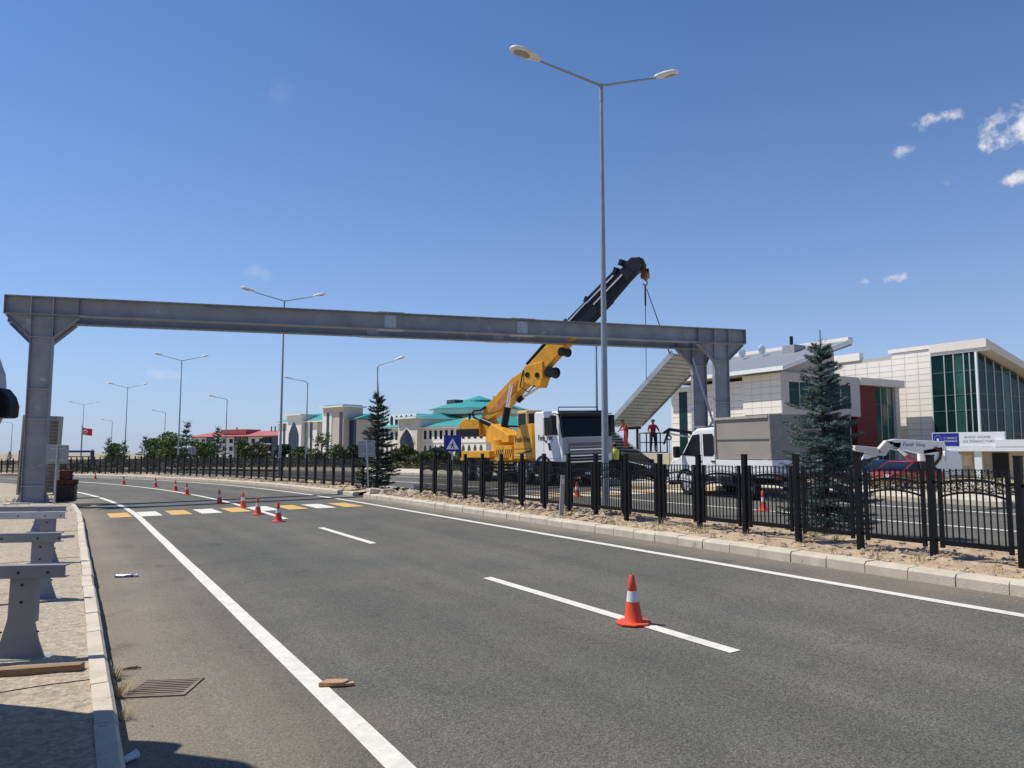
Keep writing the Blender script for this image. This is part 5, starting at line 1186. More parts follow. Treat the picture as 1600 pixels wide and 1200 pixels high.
# ------------------------------------------------------------------ people
def person(label, M, pose, shirt, trousers, cap=None, vest=None):
    """pose: dict of joint overrides, local x = facing, y = left, z up, 1.75 m tall"""
    J = dict(pelvis=(0, 0, .95), belly=(0, 0, 1.10), chest=(.01, 0, 1.32), neck=(.0, 0, 1.47), head=(.02, 0, 1.60), crown=(.02, 0, 1.71),
             hl=(0, .10, .90), kl=(.03, .11, .50), al=(-.02, .12, .09), tl=(.13, .13, .04), hr=(0, -.10, .90), kr=(.03, -.11, .50), ar=(-.02, -.12, .09), tr=(.13, -.13, .04),
             sl=(0, .19, 1.40), el=(-.02, .25, 1.13), wl=(.08, .25, .90), ml=(.12, .25, .82), sr=(0, -.19, 1.40), er=(-.02, -.25, 1.13), wr=(.08, -.25, .90), mr=(.12, -.25, .82))
    J.update(pose); rr = dict(pelvis=(.15, .12), belly=(.14, .11), chest=(.165, .12), neck=(.058, .058), head=(.085, .10), crown=(.06, .07), hl=(.09, .09), kl=(.065, .065), al=(.045, .045), tl=(.045, .035), sl=(.065, .065), el=(.046, .046), wl=(.033, .033), ml=(.03, .04))
    for a in 'hkat': rr[a+'r'] = rr[a+'l']
    for a in 'sewm': rr[a+'r'] = rr[a+'l']
    E = [('pelvis', 'belly'), ('belly', 'chest'), ('chest', 'neck'), ('neck', 'head'), ('head', 'crown')]
    for s in 'lr': E += [('pelvis', 'h'+s), ('h'+s, 'k'+s), ('k'+s, 'a'+s), ('a'+s, 't'+s), ('chest', 's'+s), ('s'+s, 'e'+s), ('e'+s, 'w'+s), ('w'+s, 'm'+s)]
    ks = list(J); me = bpy.data.meshes.new('body'); me.from_pydata([J[k] for k in ks], [(ks.index(a), ks.index(b)) for a, b in E], [])
    o = bpy.data.objects.new('tmp_body', me); C.objects.link(o)
    o.modifiers.new('skin', 'SKIN'); sub = o.modifiers.new('sub', 'SUBSURF'); sub.levels = 2; sub.render_levels = 2
    for i, k in enumerate(ks):
        v = me.skin_vertices[0].data[i]; v.radius = rr[k]; v.use_root = (k == 'pelvis')
    bpy.context.view_layer.update()
    bm_ = bpy.data.meshes.new_from_object(o.evaluated_get(bpy.context.evaluated_depsgraph_get())); bpy.data.objects.remove(o)
    skin = mat('skin', (.36, .19, .12), .6); hair = mat('hair', (.02, .015, .012), .7); shoe = mat('boots', (.03, .025, .02), .7)
    bm_.materials.clear()
    for m in (trousers, shirt, skin, hair, shoe): bm_.materials.append(m)
    wr_ = [Vector(J['ml']), Vector(J['mr'])]
    for p in bm_.polygons:
        c = p.center; p.use_smooth = True
        if c.z > J['neck'][2]-.01: p.material_index = 3 if (c.z > J['head'][2]+.035 or c.x < J['head'][0]-.02) and c.z > J['neck'][2]+.06 else 2
        elif min((c-w).length for w in wr_) < .09: p.material_index = 2
        elif c.z < .11: p.material_index = 4
        elif c.z > J['pelvis'][2]+.02 or abs(c.y) > .20: p.material_index = 1
        else: p.material_index = 0
    root = thing('person', label, 'person', M=M)
    obj('body', bm_, None, root)
    H = Vector(J['head'])
    n_ = MB(); n_.prism([(H.x+.085, -.014, H.z-.02), (H.x+.085, .014, H.z-.02), (H.x+.092, 0, H.z+.03)], (.024, 0, -.004)); obj('nose', n_, skin, root)
    if cap:
        k = MB(); k.lathe([(.112, .03), (.116, .06), (.098, .11), (.05, .142), (.01, .148)], 14, c=tuple(H)); k.prism([(H.x+.09, -.07, H.z+.03), (H.x+.19, -.045, H.z+.022), (H.x+.19, .045, H.z+.022), (H.x+.09, .07, H.z+.03)], (0, 0, .012)); obj('cap', k, cap, root, smooth=True)
    if vest:
        a = Vector(J['chest']); k = MB(); k.lathe([(.175, -.34), (.185, -.1), (.19, .05), (.14, .13)], 14, c=tuple(a)); obj('vest', k, vest, root, smooth=True)
    return root
M_SRED = mat('shirt_red', (.33, .02, .05), .8, var=.2); M_SORG = mat('shirt_orange', (.42, .06, .015), .8, var=.2); M_JEAN = mat('dark_trousers', (.02, .025, .05), .85, var=.2); M_CAPK = mat('dark_cap', (.02, .02, .025), .7)

# ------------------------------------------------------------------ lifting platform with the worker in red
def platform():
    V = Vector; bx = V((7.62, 41.0)); zf = 2.02; head = V((.95, .31))
    root = thing('lifting_platform', 'dark open work basket on a jointed arm beside the steel columns', 'work platform', loc=(9.9, 39.0, gz(9.9, 39.0)))
    M = Matrix.Translation((bx.x, bx.y, zf)) @ Matrix.Rotation(math.atan2(head.y, head.x), 4, 'Z')
    def wb(name, fn, m=M_NAVY, par=None):
        mb = MB(); fn(mb); mb.v = [M @ p for p in mb.v]; return obj(name, mb, m, par or root, world=True)
    fl = wb('basket_floor', lambda b: b.lo((-.66, -.4, -.06), (.66, .4, 0)), M_RUST)
    for (x, y) in ((-.62, -.37), (-.62, .37), (.62, -.37), (.62, .37), (0, -.37), (0, .37)): wb('basket_post', lambda b: b.lo((x-.025, y-.025, 0), (x+.025, y+.025, 1.02)))
    for z in (.5, 1.0):
        for y in (-.37, .37): wb('basket_rail', lambda b: b.lo((-.64, y-.022, z-.022), (.64, y+.022, z+.022)))
        for x in (-.62, .62): wb('basket_rail', lambda b: b.lo((x-.02, -.37, z-.02), (x+.02, .37, z+.02)))
    p0 = M @ V((.62, 0, 1.0)); p1 = V((8.45, 40.9, 3.22)); p2 = V((9.3, 39.6, 3.02)); p3 = V((9.9, 39.0, 2.6))
    a = MB(); a.bar(p0, p1, .10, .12); a.bar(p0-V((0, 0, .6)), p1, .07, .08); obj('arm', a, M_NAVY, root, world=True)
    a = MB(); a.bar(p1, p2, .12, .16); obj('arm', a, M_NAVY, root, world=True); a = MB(); a.bar(p1-V((0, 0, .22)), p2-V((0, 0, .25)), .07, .08); obj('arm_link', a, M_GALV, root, world=True)
    a = MB(); a.bar(p2, p3, .14, .18); obj('arm', a, M_NAVY, root, world=True)
    z0 = gz(9.9, 39.0); t = MB(); t.tube([(9.9, 39.0, z0+.5), (9.9, 39.0, 2.7)], .22, 12); obj('turret', t, M_NAVY, root, world=True)
    t = MB(); t.lo((9.2, 38.0, z0+.25), (10.6, 40.0, z0+.6)); obj('base_carriage', t, M_PLAST, root, world=True)
    for dx in (-.6, .6):
        for dy in (-.7, .7): t = MB(); t.tube([(9.9+dx-.1, 39+dy, z0+.27), (9.9+dx+.1, 39+dy, z0+.27)], .26, 14); obj('wheel', t, M_RUB, root, world=True)
    h = MB(); h.tube([p1, p1-V((0, 0, .35))], .05, 6); pts = [p1-V((0, 0, .45))+V((.11*math.sin(a), 0, .11*math.cos(a))) for a in [rad(i*36) for i in range(11)]]; h.tube(pts, .035, 6); obj('pulley_ring', h, M_NAVY, root, world=True)
    h = MB(); h.tube([p1-V((0, 0, .55)), p1-V((0, 0, 2.2))], .015, 5); obj('cable', h, M_NAVY, root, world=True)
    Mp = Matrix.Translation((bx.x-.02, bx.y, zf)) @ Matrix.Rotation(rad(-75), 4, 'Z')
    person('person in red shirt, dark trousers and cap standing in the work basket', Mp, dict(el=(.10, .29, 1.16), wl=(.30, .22, 1.06), ml=(.38, .20, 1.05), er=(.02, -.30, 1.15), wr=(.22, -.28, 1.03), mr=(.30, -.27, 1.02)), M_SRED, M_JEAN, cap=M_CAPK)
platform()
def stair_worker():
    f = .55; p = Vector((3.35, 44.6, 3.66)).lerp(Vector((6.1, 39.2, .72)), f)+Vector((.866, .5, 0))*1.75; z = p.z+.12
    person('person in orange work clothes standing on the lower stair flight, bending slightly', Matrix.Translation((p.x, p.y, z)) @ Matrix.Rotation(rad(200), 4, 'Z'),
           dict(chest=(.10, 0, 1.30), neck=(.17, 0, 1.43), head=(.24, 0, 1.53), crown=(.27, 0, 1.64), sl=(.10, .19, 1.37), sr=(.10, -.19, 1.37), el=(.22, .24, 1.14), wl=(.38, .18, 1.05), ml=(.45, .16, 1.04), er=(.22, -.24, 1.14), wr=(.38, -.18, 1.0), mr=(.45, -.16, .98)), M_SORG, M_SORG, cap=M_CAPK)
stair_worker()
person('person in yellow safety vest standing between the lamp post and the dark car', place(xy=(4.55, 33.6), head=(-.3, .95), tilt=False), {}, M_JEAN, M_JEAN, cap=mat('cap_brown', (.12, .06, .03), .7), vest=mat('vest_yellow', (.72, .68, .04), .6, var=.1))

# ------------------------------------------------------------------ white folding boom truck on the forecourt
def boom_truck():
    Y = 50.; root = thing('boom_truck', 'white truck with a folded white crane boom parked below the blue and white sign', 'truck', loc=(25.5, 50., gz(25.5, 50.)))
    W = lambda px, py, dy=0: Vector(((px-800)/1186*(Y+dy), Y+dy, 1.947+(708-py)/1186*(Y+dy)))
    def slab(name, pts, t, m, par=None, bev=.03, dy=0):
        mb = MB(); mb.prism([W(a, b, dy) for a, b in pts], (0, t, 0)); return obj(name, mb, m, par or root, world=True, bevel=bev)
    slab('main_arm', [(1384, 689), (1398, 686), (1474, 690), (1478, 704), (1440, 710), (1408, 702), (1392, 697)], .5, M_WPAINT)
    slab('elbow', [(1370, 703), (1384, 688), (1396, 690), (1382, 712), (1372, 712)], .45, mat('white_scuffed', (.62, .55, .50), .5, var=.2))
    slab('front_arm', [(1334, 696), (1368, 699), (1376, 706), (1366, 715), (1352, 707), (1334, 704)], .4, mat('white_scuffed', (.62, .55, .50)))
    slab('jib', [(1352, 709), (1372, 716), (1362, 724), (1345, 720)], .4, M_WPAINT, dy=.1)
    slab('elbow_block', [(1392, 691), (1407, 691), (1404, 704), (1394, 702)], .56, M_GREYP)
    r_ = MB(); r_.tube([W(1401, 700, -.1), W(1414, 712, -.1)], .12, 10); obj('ram_rod', r_, M_CHROME, root, world=True, smooth=True)
    r_ = MB(); r_.tube([W(1413, 711, -.1), W(1425, 722, -.1)], .17, 10); obj('ram_barrel', r_, mat('ram_red', (.42, .08, .09), .5), root, world=True, smooth=True)
    slab('pedestal', [(1440, 703), (1470, 698), (1476, 740), (1440, 745)], .8, M_WPAINT)
    h = MB(); h.tube([W(1459, 699, -.1), W(1468, 706, -.1), W(1466, 716, -.1), W(1454, 730, -.1), W(1450, 745, -.1)], .09, 7); obj('hose', h, M_RUST, root, world=True, smooth=True)
    slab('cab', [(1478, 702), (1494, 703), (1500, 712), (1501, 742), (1470, 742)], 1.9, M_WPAINT, bev=.12, dy=.2)
    slab('bed', [(1345, 738), (1480, 738), (1480, 746), (1345, 746)], 2.0, M_WPAINT, dy=.2)
    for px in (1360, 1385, 1462): w_ = MB(); c = W(px, 748, .1); w_.tube([c, c+Vector((0, .3, 0))], .42, 18); obj('wheel', w_, M_RUB, root, world=True)
    text('lettering', 'Fatih Vinç', .36, M_TEXTK, root, frame(W(1426, 695, -.006), (1, 0, -.03), (0.03, 0, 1)), world=True, xs=1.05, shear=.25)
boom_truck()
def gatehouse():
    # local x along the sign to the right
    p = Vector((34.6, 62.2)); q = Vector((38.3, 58.6)); 
    root = thing('gatehouse', 'low beige gatehouse with a white canopy under the blue and white sign', 'gatehouse', loc=(34.2, 62.6, gz(34, 62)-.05), rz=math.atan2(-3.6, 3.7))
    L = 9
    b = MB(); b.lo((.4, .6, 0), (L, 4, 2.05)); obj('wall', b, mat('gatehouse_wall', (.50, .42, .33), .8, var=.1), root)
    b = MB(); b.lo((-.3, -.6, 2.06), (L+1, 4.4, 2.4)); obj('canopy', b, M_SIGNW, root)
    for x in (.2, 3.4): b = MB(); b.lo((x, -.45, 0), (x+.5, .0, 2.05)); obj('canopy_column', b, M_SIGNW, root)
    b = MB(); b.lo((1.0, .55, .9), (3.0, .62, 1.8)); obj('window', b, mat('pale_window', (.65, .55, .32), .4), root)
    b = MB(); b.lo((4.4, .54, 0), (5.5, .61, 1.95)); obj('door', b, M_PLAST, root)
    b = MB(); b.lo((4.9, -.62, 2.41), (L+1, -.3, 2.95)); obj('canopy_upstand', b, M_SIGNW, root)
    sg = thing('sign_board', 'wide blue and white institution name board standing on the gatehouse canopy', 'sign', M=MW[root.name] @ Matrix.Translation((.5, -.45, 2.41)))
    w = 5.0
    b = MB(); b.lo((-.05, 0, 0), (w+.05, .12, 1.16)); obj('frame', b, M_SIGNW, sg); b = MB(); b.lo((0, -.02, .06), (1.9, -.002, 1.10)); bl = obj('blue_panel', b, M_BLUE, sg); b = MB(); b.lo((1.92, -.02, .06), (w, -.002, 1.10)); obj('white_panel', b, M_SIGNW, sg)
    e = MB(); pts = [(.38+.27*math.cos(a), -.024, .58+.34*math.sin(a)) for a in [rad(i*18) for i in range(21)]]; e.tube(pts, .018, 5); obj('emblem_ring', e, mat('emblem_blue', (.25, .35, .62), .5), bl)
    e = MB(); e.prism([(.38+.13*math.cos(a)*(1 if i % 2 else .5), -.03, .58+.16*math.sin(a)*(1 if i % 2 else .5)) for i, a in enumerate([rad(i*36) for i in range(10)])], (0, .006, 0)); obj('emblem', e, M_SIGNW, bl)
    fr = lambda x, z: frame((x, -.024, z), (1, 0, 0), (0, 0, 1))
    text('lettering', 'T.C. GENÇLİK VE', .20, M_SIGNW, bl, fr(1.27, .70), xs=.62); text('lettering', 'SPOR BAKANLIĞI', .20, M_SIGNW, bl, fr(1.27, .46), xs=.62)
    gl = mat('sign_grey_letters', (.16, .16, .18), .5)
    text('lettering', 'BAYBURT GÜLÜMSER', .22, gl, sg, fr(3.2, .76), xs=.86); text('lettering', 'KIZ ÖĞRENCİ YURDU', .26, gl, sg, fr(3.35, .42), xs=.9)
gatehouse()
def flagpole():
    t = thing('flag', 'red flag with a white crescent and star on a slim pole, far left', 'flag', loc=(-84.6, 149.5, gz(-84.6, 149.5)))
    m_ = MB(); m_.tube([(0, 0, 0), (0, 0, 7.4)], .07, 6); obj('pole', m_, M_POLE, t)
    f = MB(); n = 10; vs = []
    for j in range(5):
        for i in range(n+1): x = .1+1.9*i/n; vs.append((x, .22*math.sin(x*3.4), 6.9-1.35*j/4-.14*x))
    fs = [(j*(n+1)+i, j*(n+1)+i+1, (j+1)*(n+1)+i+1, (j+1)*(n+1)+i) for j in range(4) for i in range(n)]
    f.add(vs, fs); fo = obj('cloth', f, mat('flag_red', (.62, .02, .03), .7), t, fix=False)
    c = MB(); pts = [(.80+.26*math.cos(a), -.28, 6.1+.30*math.sin(a)) for a in [rad(40+280*i/10) for i in range(11)]]; c.tube(pts, .07, 5); obj('crescent', c, M_SIGNW, fo)
    c = MB(); c.prism([(1.2+.2*math.cos(rad(36*i))*(1 if i % 2 else .45), -.30, 6.1+.2*math.sin(rad(36*i))*(1 if i % 2 else .45)) for i in range(10)], (0, .03, 0)); obj('star', c, M_SIGNW, fo)
flagpole()
def blue_gate():
    x, y = px_at(96, 125); t = thing('gate_frame', 'blue steel height-limit frame far left beyond the road', 'gate', loc=(x, y, gz(x, y))); m = mat('gate_blue', (.02, .04, .22), .5)
    for a in (-6.4, 5.4): m_ = MB(); m_.lo((a-.2, -.2, 0), (a+.2, .2, 2.1)); obj('upright', m_, m, t)
    m_ = MB(); m_.lo((-6.6, -.2, 2.1), (5.6, .2, 2.45)); obj('crossbar', m_, m, t)
    m_ = MB(); m_.lo((-6.2, -.12, 1.35), (5.2, .12, 1.5)); obj('lower_bar', m_, m, t)
blue_gate()

# ------------------------------------------------------------------ signs
def sign_post(name, label, base, h, plate, m_plate, tilt=0, thick=.02, yaw=0, plate_z=None, pr=.03, lean=0, back=True):
    root = thing(name, label, 'sign', M=Matrix.Translation(base) @ Matrix.Rotation(yaw, 4, 'Z') @ Matrix.Rotation(lean, 4, 'Y'))
    p = MB(); p.tube([(0, 0, -.25), (0, 0, h)], pr, 8); obj('post', p, M_GALV, root, smooth=True)
    w, hh = plate; zc = plate_z if plate_z else h-hh/2
    q = MB(); y0 = .035 if back else -.035-thick
    q.lo((-w/2, y0, zc-hh/2), (w/2, y0+thick, zc+hh/2)); pl = obj('plate', q, m_plate, root, bevel=.01)
    for dz in (-hh*.3, hh*.3): c = MB(); c.lo((-w*.35, -.032 if not back else .02, zc+dz-.02), (w*.35, -.02 if not back else .034, zc+dz+.02)); obj('bracket', c, M_GALV, root)
    return root, pl, zc, y0
M_SBACK = mat('sign_back', (.27, .29, .30), .55, .2, var=.08)
g0 = R3(31.8, -.25, .18)
sign_post('sign', 'grey square sign seen from behind, beside the left steel column', g0, 2.05, (.72, .66), M_SBACK, yaw=rad(10), plate_z=1.74)
g0 = Vector((-5.39, 28.75, gz(-5.39, 28.75)+.13))
sign_post('sign', 'grey square sign back leaning at the crossing gap beside the dark spruce', g0, 2.0, (.62, .62), M_SBACK, yaw=rad(8), lean=rad(-3), plate_z=1.66)
g0 = Vector((-25.0, 59.5, gz(-25, 59.5)+.1)); sign_post('sign', 'small grey sign back on the far median before the tall fir', g0, 2.05, (.6, .55), M_SBACK, yaw=rad(10))
def crossing_sign():
    p = Vector((-2.25, 28.8, 0)); p.z = gz(p.x, p.y)+.1
    root, pl, zc, y0 = sign_post('crossing_sign', 'blue square pedestrian crossing sign with white triangle behind the fence', p, 2.05, (.66, .62), M_BLUE, back=False, yaw=rad(4), plate_z=1.80)
    y = y0-.004
    t = MB(); t.prism([(-.24, y, zc-.22), (.24, y, zc-.22), (0, y, zc+.20)], (0, .004, 0)); obj('triangle', t, M_SIGNW, pl)
    k = MB(); y2 = y-.004
    for poly in ([(-.03, .0), (.03, .0), (.035, -.09), (-.035, -.09)], [(-.035, -.09), (.0, -.09), (-.05, -.19), (-.085, -.19)], [(.0, -.09), (.035, -.09), (.085, -.19), (.05, -.19)], [(-.02, .02), (.02, .02), (.025, .06), (-.025, .06)], [(-.03, -.01), (-.10, -.07), (-.09, -.09), (-.02, -.04)]):
        k.prism([(a, y2, zc+b) for a, b in poly], (0, .003, 0))
    obj('walking_figure', k, M_TEXTK, pl)
crossing_sign()
def delineator():
    p = R3(14.98, 9.98, .12); root = thing('delineator_post', 'pale leaning marker post in front of the fence near the tall lamp', 'marker post', M=Matrix.Translation(p) @ Matrix.Rotation(rad(2.5), 4, 'Y') @ Matrix.Rotation(rad(15), 4, 'Z'))
    m_ = MB(); m_.prism([(-.055, -.02, -.15), (.055, -.02, -.15), (.05, -.02, .98), (-.05, -.02, .98)], (0, .04, 0)); obj('body', m_, mat('delineator', (.34, .35, .33), .6, var=.12), root, bevel=.006)
    m_ = MB(); m_.lo((-.03, -.026, .78), (.03, -.0205, .90)); obj('reflector', m_, M_REFL, root)
delineator()

# ------------------------------------------------------------------ things on the left pavement
def trestle(label, s, d, h, ext_r, ang, bar_l, m=M_STEELD, bw=.10, light=False):
    p = R3(s, d, .178); root = thing('steel_trestle', label, 'trestle', M=Matrix.Translation(p) @ Matrix.Rotation(ang, 4, 'Z'), group='grey steel trestles on the pavement')
    leg = MB(); leg.prism([(-.21, -.012, 0), (.21, -.012, 0), (.15, -.012, .16), (.105, -.012, .34), (.10, -.012, h-.09), (-.10, -.012, h-.09), (-.105, -.012, .34), (-.15, -.012, .16)], (0, .024, 0)); obj('leg_plate', leg, m, root)
    ft = MB(); ft.lo((-.24, -.09, 0), (.24, .09, .012)); obj('foot_plate', ft, M_GALV, root)
    fl = MB()
    for x in (-.095, .095): fl.lo((x-.006, .013, .3), (x+.006, .10, h-.09))
    obj('leg_flange', fl, m, root)
    bo = MB()
    for z in (h-.15, h*.62): bo.tube([(0, -.02, z), (0, -.011, z)], .012, 8)
    for x in (-.15, .15): bo.tube([(x, -.02, .30-.07), (x, -.011, .30-.07)], .01, 8)
    obj('bolt_holes', bo, M_PLAST, root)
    t = MB(); t.lo((-bar_l, -.05, h-.088), (ext_r, -.040, h+.012)); t.lo((-bar_l, -.05, h+.0125), (ext_r, .05, h+.022)); t.lo((-bar_l, -.0395, h-.088), (ext_r, .05, h-.080)); obj('top_channel', t, M_GALV if light else m, root)
    bh = MB()
    for x in (-.02, .22, -.42): bh.tube([(x, -.058, h-.04), (x, -.049, h-.04)], .011, 8)
    obj('channel_holes', bh, M_PLAST, root)
    lg = MB(); x = -bar_l+.3; lg.prism([(x-.21, -.012, 0), (x+.21, -.012, 0), (x+.105, -.012, .34), (x+.10, -.012, h-.09), (x-.10, -.012, h-.09), (x-.105, -.012, .34)], (0, .024, 0)); obj('leg_plate', lg, m, root)
trestle('nearest grey steel trestle on the left pavement, with a wide flared foot', 8.02, -.32, .78, .36, rad(8), 2.2)
trestle('second grey steel trestle from the camera on the left pavement', 11.1, -.28, .78, .24, rad(10), 2.2)
trestle('third grey steel trestle from the camera, with a bright galvanised top channel', 14.7, -.3, .80, .28, rad(10), 2.2, light=True)
trestle('farthest grey steel trestle, just in front of the left steel column', 20.6, -.55, .55, .55, rad(8), 3.0)
def plank(name, label, a, b, w, h, m, cat='plank', group=None):
    a = Vector(a); b = Vector(b); root = thing(name, label, cat, loc=tuple((a+b)/2), group=group); mb = MB(); mb.bar(a, b, w, h); obj('board', mb, m, root, world=True, bevel=.004)
a = R3(7.27, .10, .235); b = R3(7.85, -1.3, .235)
a = Vector((-3.50, 6.37, gz(-3.5, 6.37)+.212)); b = Vector((-5.6, 6.02, gz(-5.6, 6.02)+.212))
plank('timber_plank', 'brown timber plank lying on the pavement in front of the nearest trestle', a, b, .10, .055, M_WOOD)
for i, (s, d0, d1, lab) in enumerate(((18.6, .12, -3.0, 'grey steel bar lying across the pavement behind the third trestle'), (13.4, -.2, -3, 'thin grey steel bar lying between the second and third trestles'), (9.6, -.6, -2.5, 'thin grey steel bar lying just behind the nearest trestle'))):
    a = R3(s, d0, .21); b = R3(s+.9, d1, .21); plank('steel_bar', lab, a, b, .06, .05, M_STEELD, 'steel bar', 'loose steel bars on the pavement')
def louvre():
    p = Vector((-20.72, 33.4, gz(-20.72, 33.4)+.17)); W_, H_ = 1.42, 3.45
    root = thing('louvred_panel', 'tall beige stair flight section stood on end behind the left steel column', 'stair section', M=Matrix.Translation(p) @ Matrix.Rotation(rad(14), 4, 'Z') @ Matrix.Rotation(rad(1.5), 4, 'Y'))
    for x in (-W_/2, W_/2): m_ = MB(); m_.lo((x-.03, -.2, 0), (x+.03, .2, H_)); obj('side_rail', m_, M_LOUV, root)
    m_ = MB(); m_.lo((-W_/2+.03, -.2, H_-.22), (W_/2-.03, .2, H_)); obj('head_rail', m_, M_STEELD, root)
    m_ = MB(); m_.lo((-W_/2+.03, .05, .1), (W_/2-.03, .07, H_-.22)); obj('back_sheet', m_, M_LOUV, root)
    for k in range(20): m_ = MB(); z = .2+k*.152; m_.prism([(-W_/2+.032, -.16, z), (-W_/2+.032, .045, z+.03), (-W_/2+.032, .045, z+.05), (-W_/2+.032, -.16, z+.02)], (W_-.064, 0, 0)); obj('tread', m_, M_LOUV, root)
louvre()
def scrap():
    c = Vector((-16.45, 28.25, gz(-16.45, 28.25)+.18)); ang = rad(20)
    for i, (lab, dx, dy, z, w, h, m) in enumerate((('black plastic crate on the ground right of the left steel column', 0, 0, 0, .62, .62, M_PLAST), ('rusty brown sheet bundle lying on the black crate', .03, .02, .625, .66, .17, M_RUST), ('dark rusty crate topmost of the pile beside the left steel column', -.08, .05, .80, .42, .34, M_RUST))):
        t = thing('scrap_crate', lab, 'crate', M=Matrix.Translation(c+Vector((dx, dy, z))) @ Matrix.Rotation(ang+i*.12, 4, 'Z'), group='scrap pile at the column')
        m_ = MB(); m_.lo((-w/2, -.3, 0), (w/2, .3, h)); obj('body', m_, m, t, bevel=.02)
        for zz in (h*.25, h*.75): m_ = MB(); m_.lo((-w/2-.012, -.312, zz-.02), (w/2+.012, .312, zz+.02)); obj('rib', m_, m, t)
        for xx in (-w*.4, w*.4): m_ = MB(); m_.lo((xx-.02, -.32, .02), (xx+.02, -.301, h-.02)); obj('corner_strap', m_, M_RUST if m is M_PLAST else M_PLAST, t)
scrap()
def block(label, s, d, dz, size, ang, m=M_CONC):
    t = thing('concrete_block', label, 'block', M=Matrix.Translation(R3(s, d, dz)) @ Matrix.Rotation(ang, 4, 'Z'), group='loose kerb blocks at the crossing gap')
    mb = MB(); x, y, z = size; mb.lo((-x/2, -y/2, 0), (x/2, y/2, z)); mb.v = [p+Vector((random.uniform(-.02, .02), random.uniform(-.02, .02), random.uniform(-.015, .015))) for p in mb.v]; obj('stone', mb, m, t, bevel=.025, seg=2)
    ch = MB(); ch.lo((x*.2, -y*.35, z-.03), (x*.42, y*.1, z+.012)); obj('mortar_crust', ch, M_ROCK, t, bevel=.012)
block('tumbled kerb block at the near corner of the crossing gap', 27.0, 9.75, .05, (.85, .45, .27), rad(-70))
block('upright pale kerb block at the far side of the gap by the fence end', 27.2, 11.75, .0, (.75, .3, .36), rad(-48))
block('small broken kerb piece beside the tumbled block', 26.3, 10.0, .12, (.45, .35, .2), rad(30))
def grate():
    c = R3(7.0, .68, 0); root = thing('drain_grate', 'rusty slotted drain grate set in the road beside the left kerb', 'drain grate', M=place(s=7.0, d=.74, head=(.97, .05)))
    m = mat('grate_iron', (.21, .165, .12), .8, .2, var=.3); f = MB()
    for a in ((-.25, -.165, .25, -.14), (-.25, .14, .25, .165), (-.25, -.14, -.22, .14), (.22, -.14, .25, .14)): f.lo((a[0], a[1]*1.36, -.02), (a[2], a[3]*1.36, .012))
    obj('frame', f, m, root)
    pit = MB(); pit.lo((-.22, -.19, .0015), (.22, .19, .003)); obj('pit', pit, M_PLAST, root)
    for k in range(8): b = MB(); y = -.166+k*.0475; b.lo((-.219, y-.0125, .0035), (.219, y+.0125, .011)); obj('slat', b, m, root)
grate()
def bits():
    t = thing('brick', 'broken tan brick lying on the left edge line', 'brick', M=place(s=6.24, d=1.93, head=(.98, .02), dz=.007)); mb = MB(); mb.prism([(-.115, -.05, 0), (.09, -.055, 0), (.12, .01, 0), (.10, .045, 0), (-.07, .05, 0)], (0, 0, .035)); obj('piece', mb, mat('brick_tan', (.46, .28, .16), .9, var=.25, scale=9, bump=.6), t, bevel=.006)
    mb = MB(); mb.prism([(.10, -.05, 0), (.17, -.03, 0), (.15, .02, 0)], (0, 0, .02)); obj('chip', mb, mat('brick_tan', (.46, .28, .16)), t)
    t = thing('crushed_can', 'crushed blue and white drink can lying on the road', 'can', M=place(s=13.39, d=.82, head=(.99, .03), dz=.024)); mb = MB(); mb.lathe([(.018, -.18), (.023, -.16), (.023, .16), (.018, .18)], 14, axis='x'); obj('body', mb, mat('can_white', (.62, .62, .68), .3, .4, col2=(.08, .07, .35), thr=.5, scale=9), t, smooth=True); mb = MB(); mb.lathe([(.017, .18), (.013, .185)], 14, axis='x'); obj('lid', mb, M_CHROME, t)
    t = thing('plastic_cup', 'crumpled pale plastic cup at the kerb foot in the bottom left corner', 'cup', M=place(s=5.5, d=.40, head=(.3, .9), dz=.029)); mb = MB(); mb.lathe([(.020, -.05), (.027, .05), (.029, .052), (.025, .046)], 14, axis='x'); obj('body', mb, mat('cup_plastic', (.55, .58, .62), .3), t, smooth=True); mb = MB(); mb.lathe([(.030, .046), (.030, .053)], 14, axis='x'); obj('rim', mb, M_SIGNW, t)
    t = thing('twig', 'short dark stick lying on the road beside the kerb grass', 'stick', M=place(s=7.75, d=.55, head=(.9, .2), dz=.012)); mb = MB(); mb.tube([(-.09, 0, 0), (0, .012, .004), (.08, -.005, .002)], [.008, .011, .006], 6); obj('stick', mb, M_BARK, t); mb = MB(); mb.tube([(0, .01, .004), (.04, .05, .006)], [.006, .003], 5); obj('side_shoot', mb, M_BARK, t)
bits()

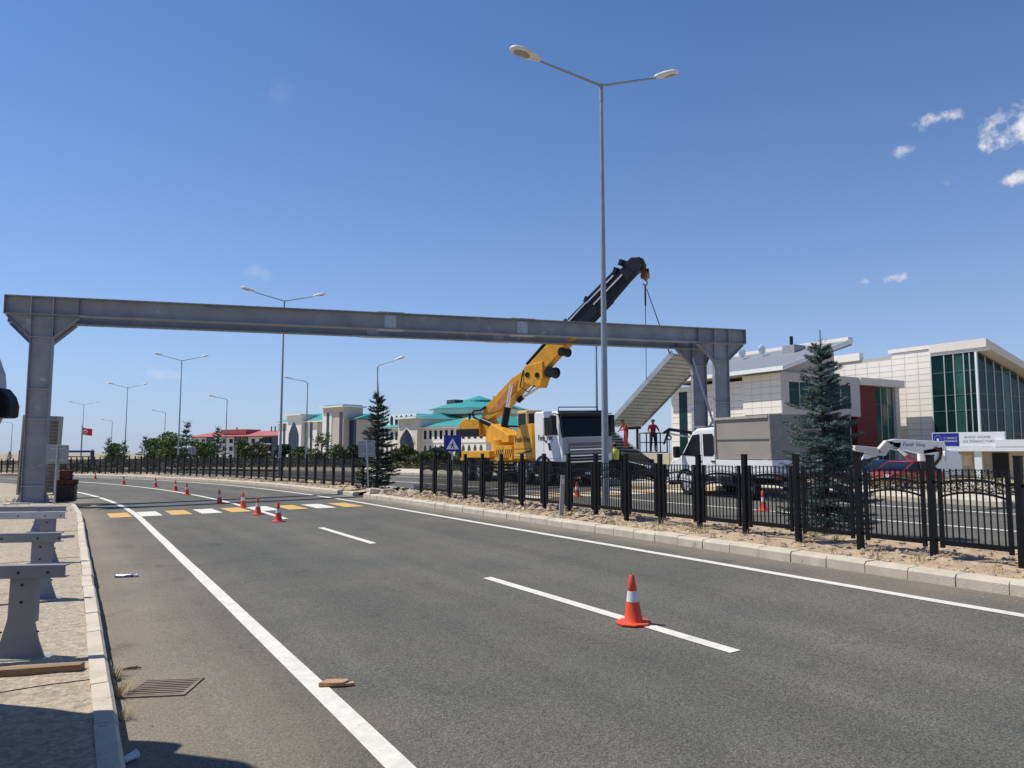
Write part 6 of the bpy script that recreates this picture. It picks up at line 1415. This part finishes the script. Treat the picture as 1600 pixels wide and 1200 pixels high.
# ------------------------------------------------------------------ truck parked just outside the left edge: its mirror and shadow are in view
def parked_truck():
    head = Vector((-.5, .866)); M = place(xy=(-4.12, 5.80), head=head, dz=.18)
    root = thing('parked_truck', 'silver truck parked on the pavement at the left picture edge, only its mirror showing', 'truck', M=M)
    # local x forward, y left; its right side is y = 0, the cab front at x = 0
    MS = mat('silver_paint', (.42, .43, .42), .35, .3, var=.05)
    cab = MB(); cab.prism([(0, .02, .6), (-.03, .02, 1.6), (-.10, .02, 2.6), (-.14, .02, 3.9), (-.5, .02, 4.3), (-1.9, .02, 4.35), (-1.9, .02, .6)], (0, 2.3, 0)); obj('cab', cab, MS, root, bevel=.08)
    w = MB(); w.prism([(-.01, .2, 1.65), (-.01, 2.1, 1.65), (-.08, 2.1, 2.6), (-.08, .2, 2.6)], (.02, 0, 0)); obj('windscreen', w, M_GLASSD, root)
    b = MB(); b.lo((-7.5, -.02, .95), (-2.0, 2.38, 4.4)); obj('cargo_box', b, MS, root, bevel=.03)
    c = MB(); c.lo((-7.4, .7, .5), (-.1, 1.6, .9)); obj('chassis', c, M_PLAST, root)
    for x in (-1.1, -5.2, -6.4):
        for y in (.2, 2.15): add_wheel(root, x, y, .48, .3, .27, -1 if y < 1 else 1, M_RIM)
    inv = MW[root.name].inverted()
    def wl(name, mb, m, par, **k): return obj(name, mb, m, par, world=True, **k)
    mi = MB(); n = 14; ring = []
    for i in range(n): a = 2*math.pi*i/n; ring.append(Vector((-3.95+.19*math.cos(a)*(1), 5.5, 2.37+.37*math.sin(a))))
    mi.prism(ring, (0, .16, 0)); mo = wl('mirror', mi, MS, root, bevel=.03)
    k = MB(); k.prism([Vector(p) for p in ((-3.80, 5.47, 2.28), (-3.64, 5.47, 2.28), (-3.635, 5.47, 2.37), (-3.66, 5.47, 2.44), (-3.71, 5.47, 2.50), (-3.80, 5.47, 2.50))], (0, .14, 0)); k.v = [p+Vector((0, 0, -.08)) for p in k.v]; wl('spot_mirror', k, M_PLAST, mo, bevel=.02)
    ar = MB(); ar.tube([(-3.95, 5.55, 2.6), (-4.15, 5.5, 2.75), (-4.3, 5.35, 2.75)], .025, 6); ar.tube([(-3.95, 5.55, 2.15), (-4.15, 5.5, 2.05), (-4.3, 5.35, 2.05)], .025, 6); wl('mirror_arm', ar, M_PLAST, mo)
parked_truck()
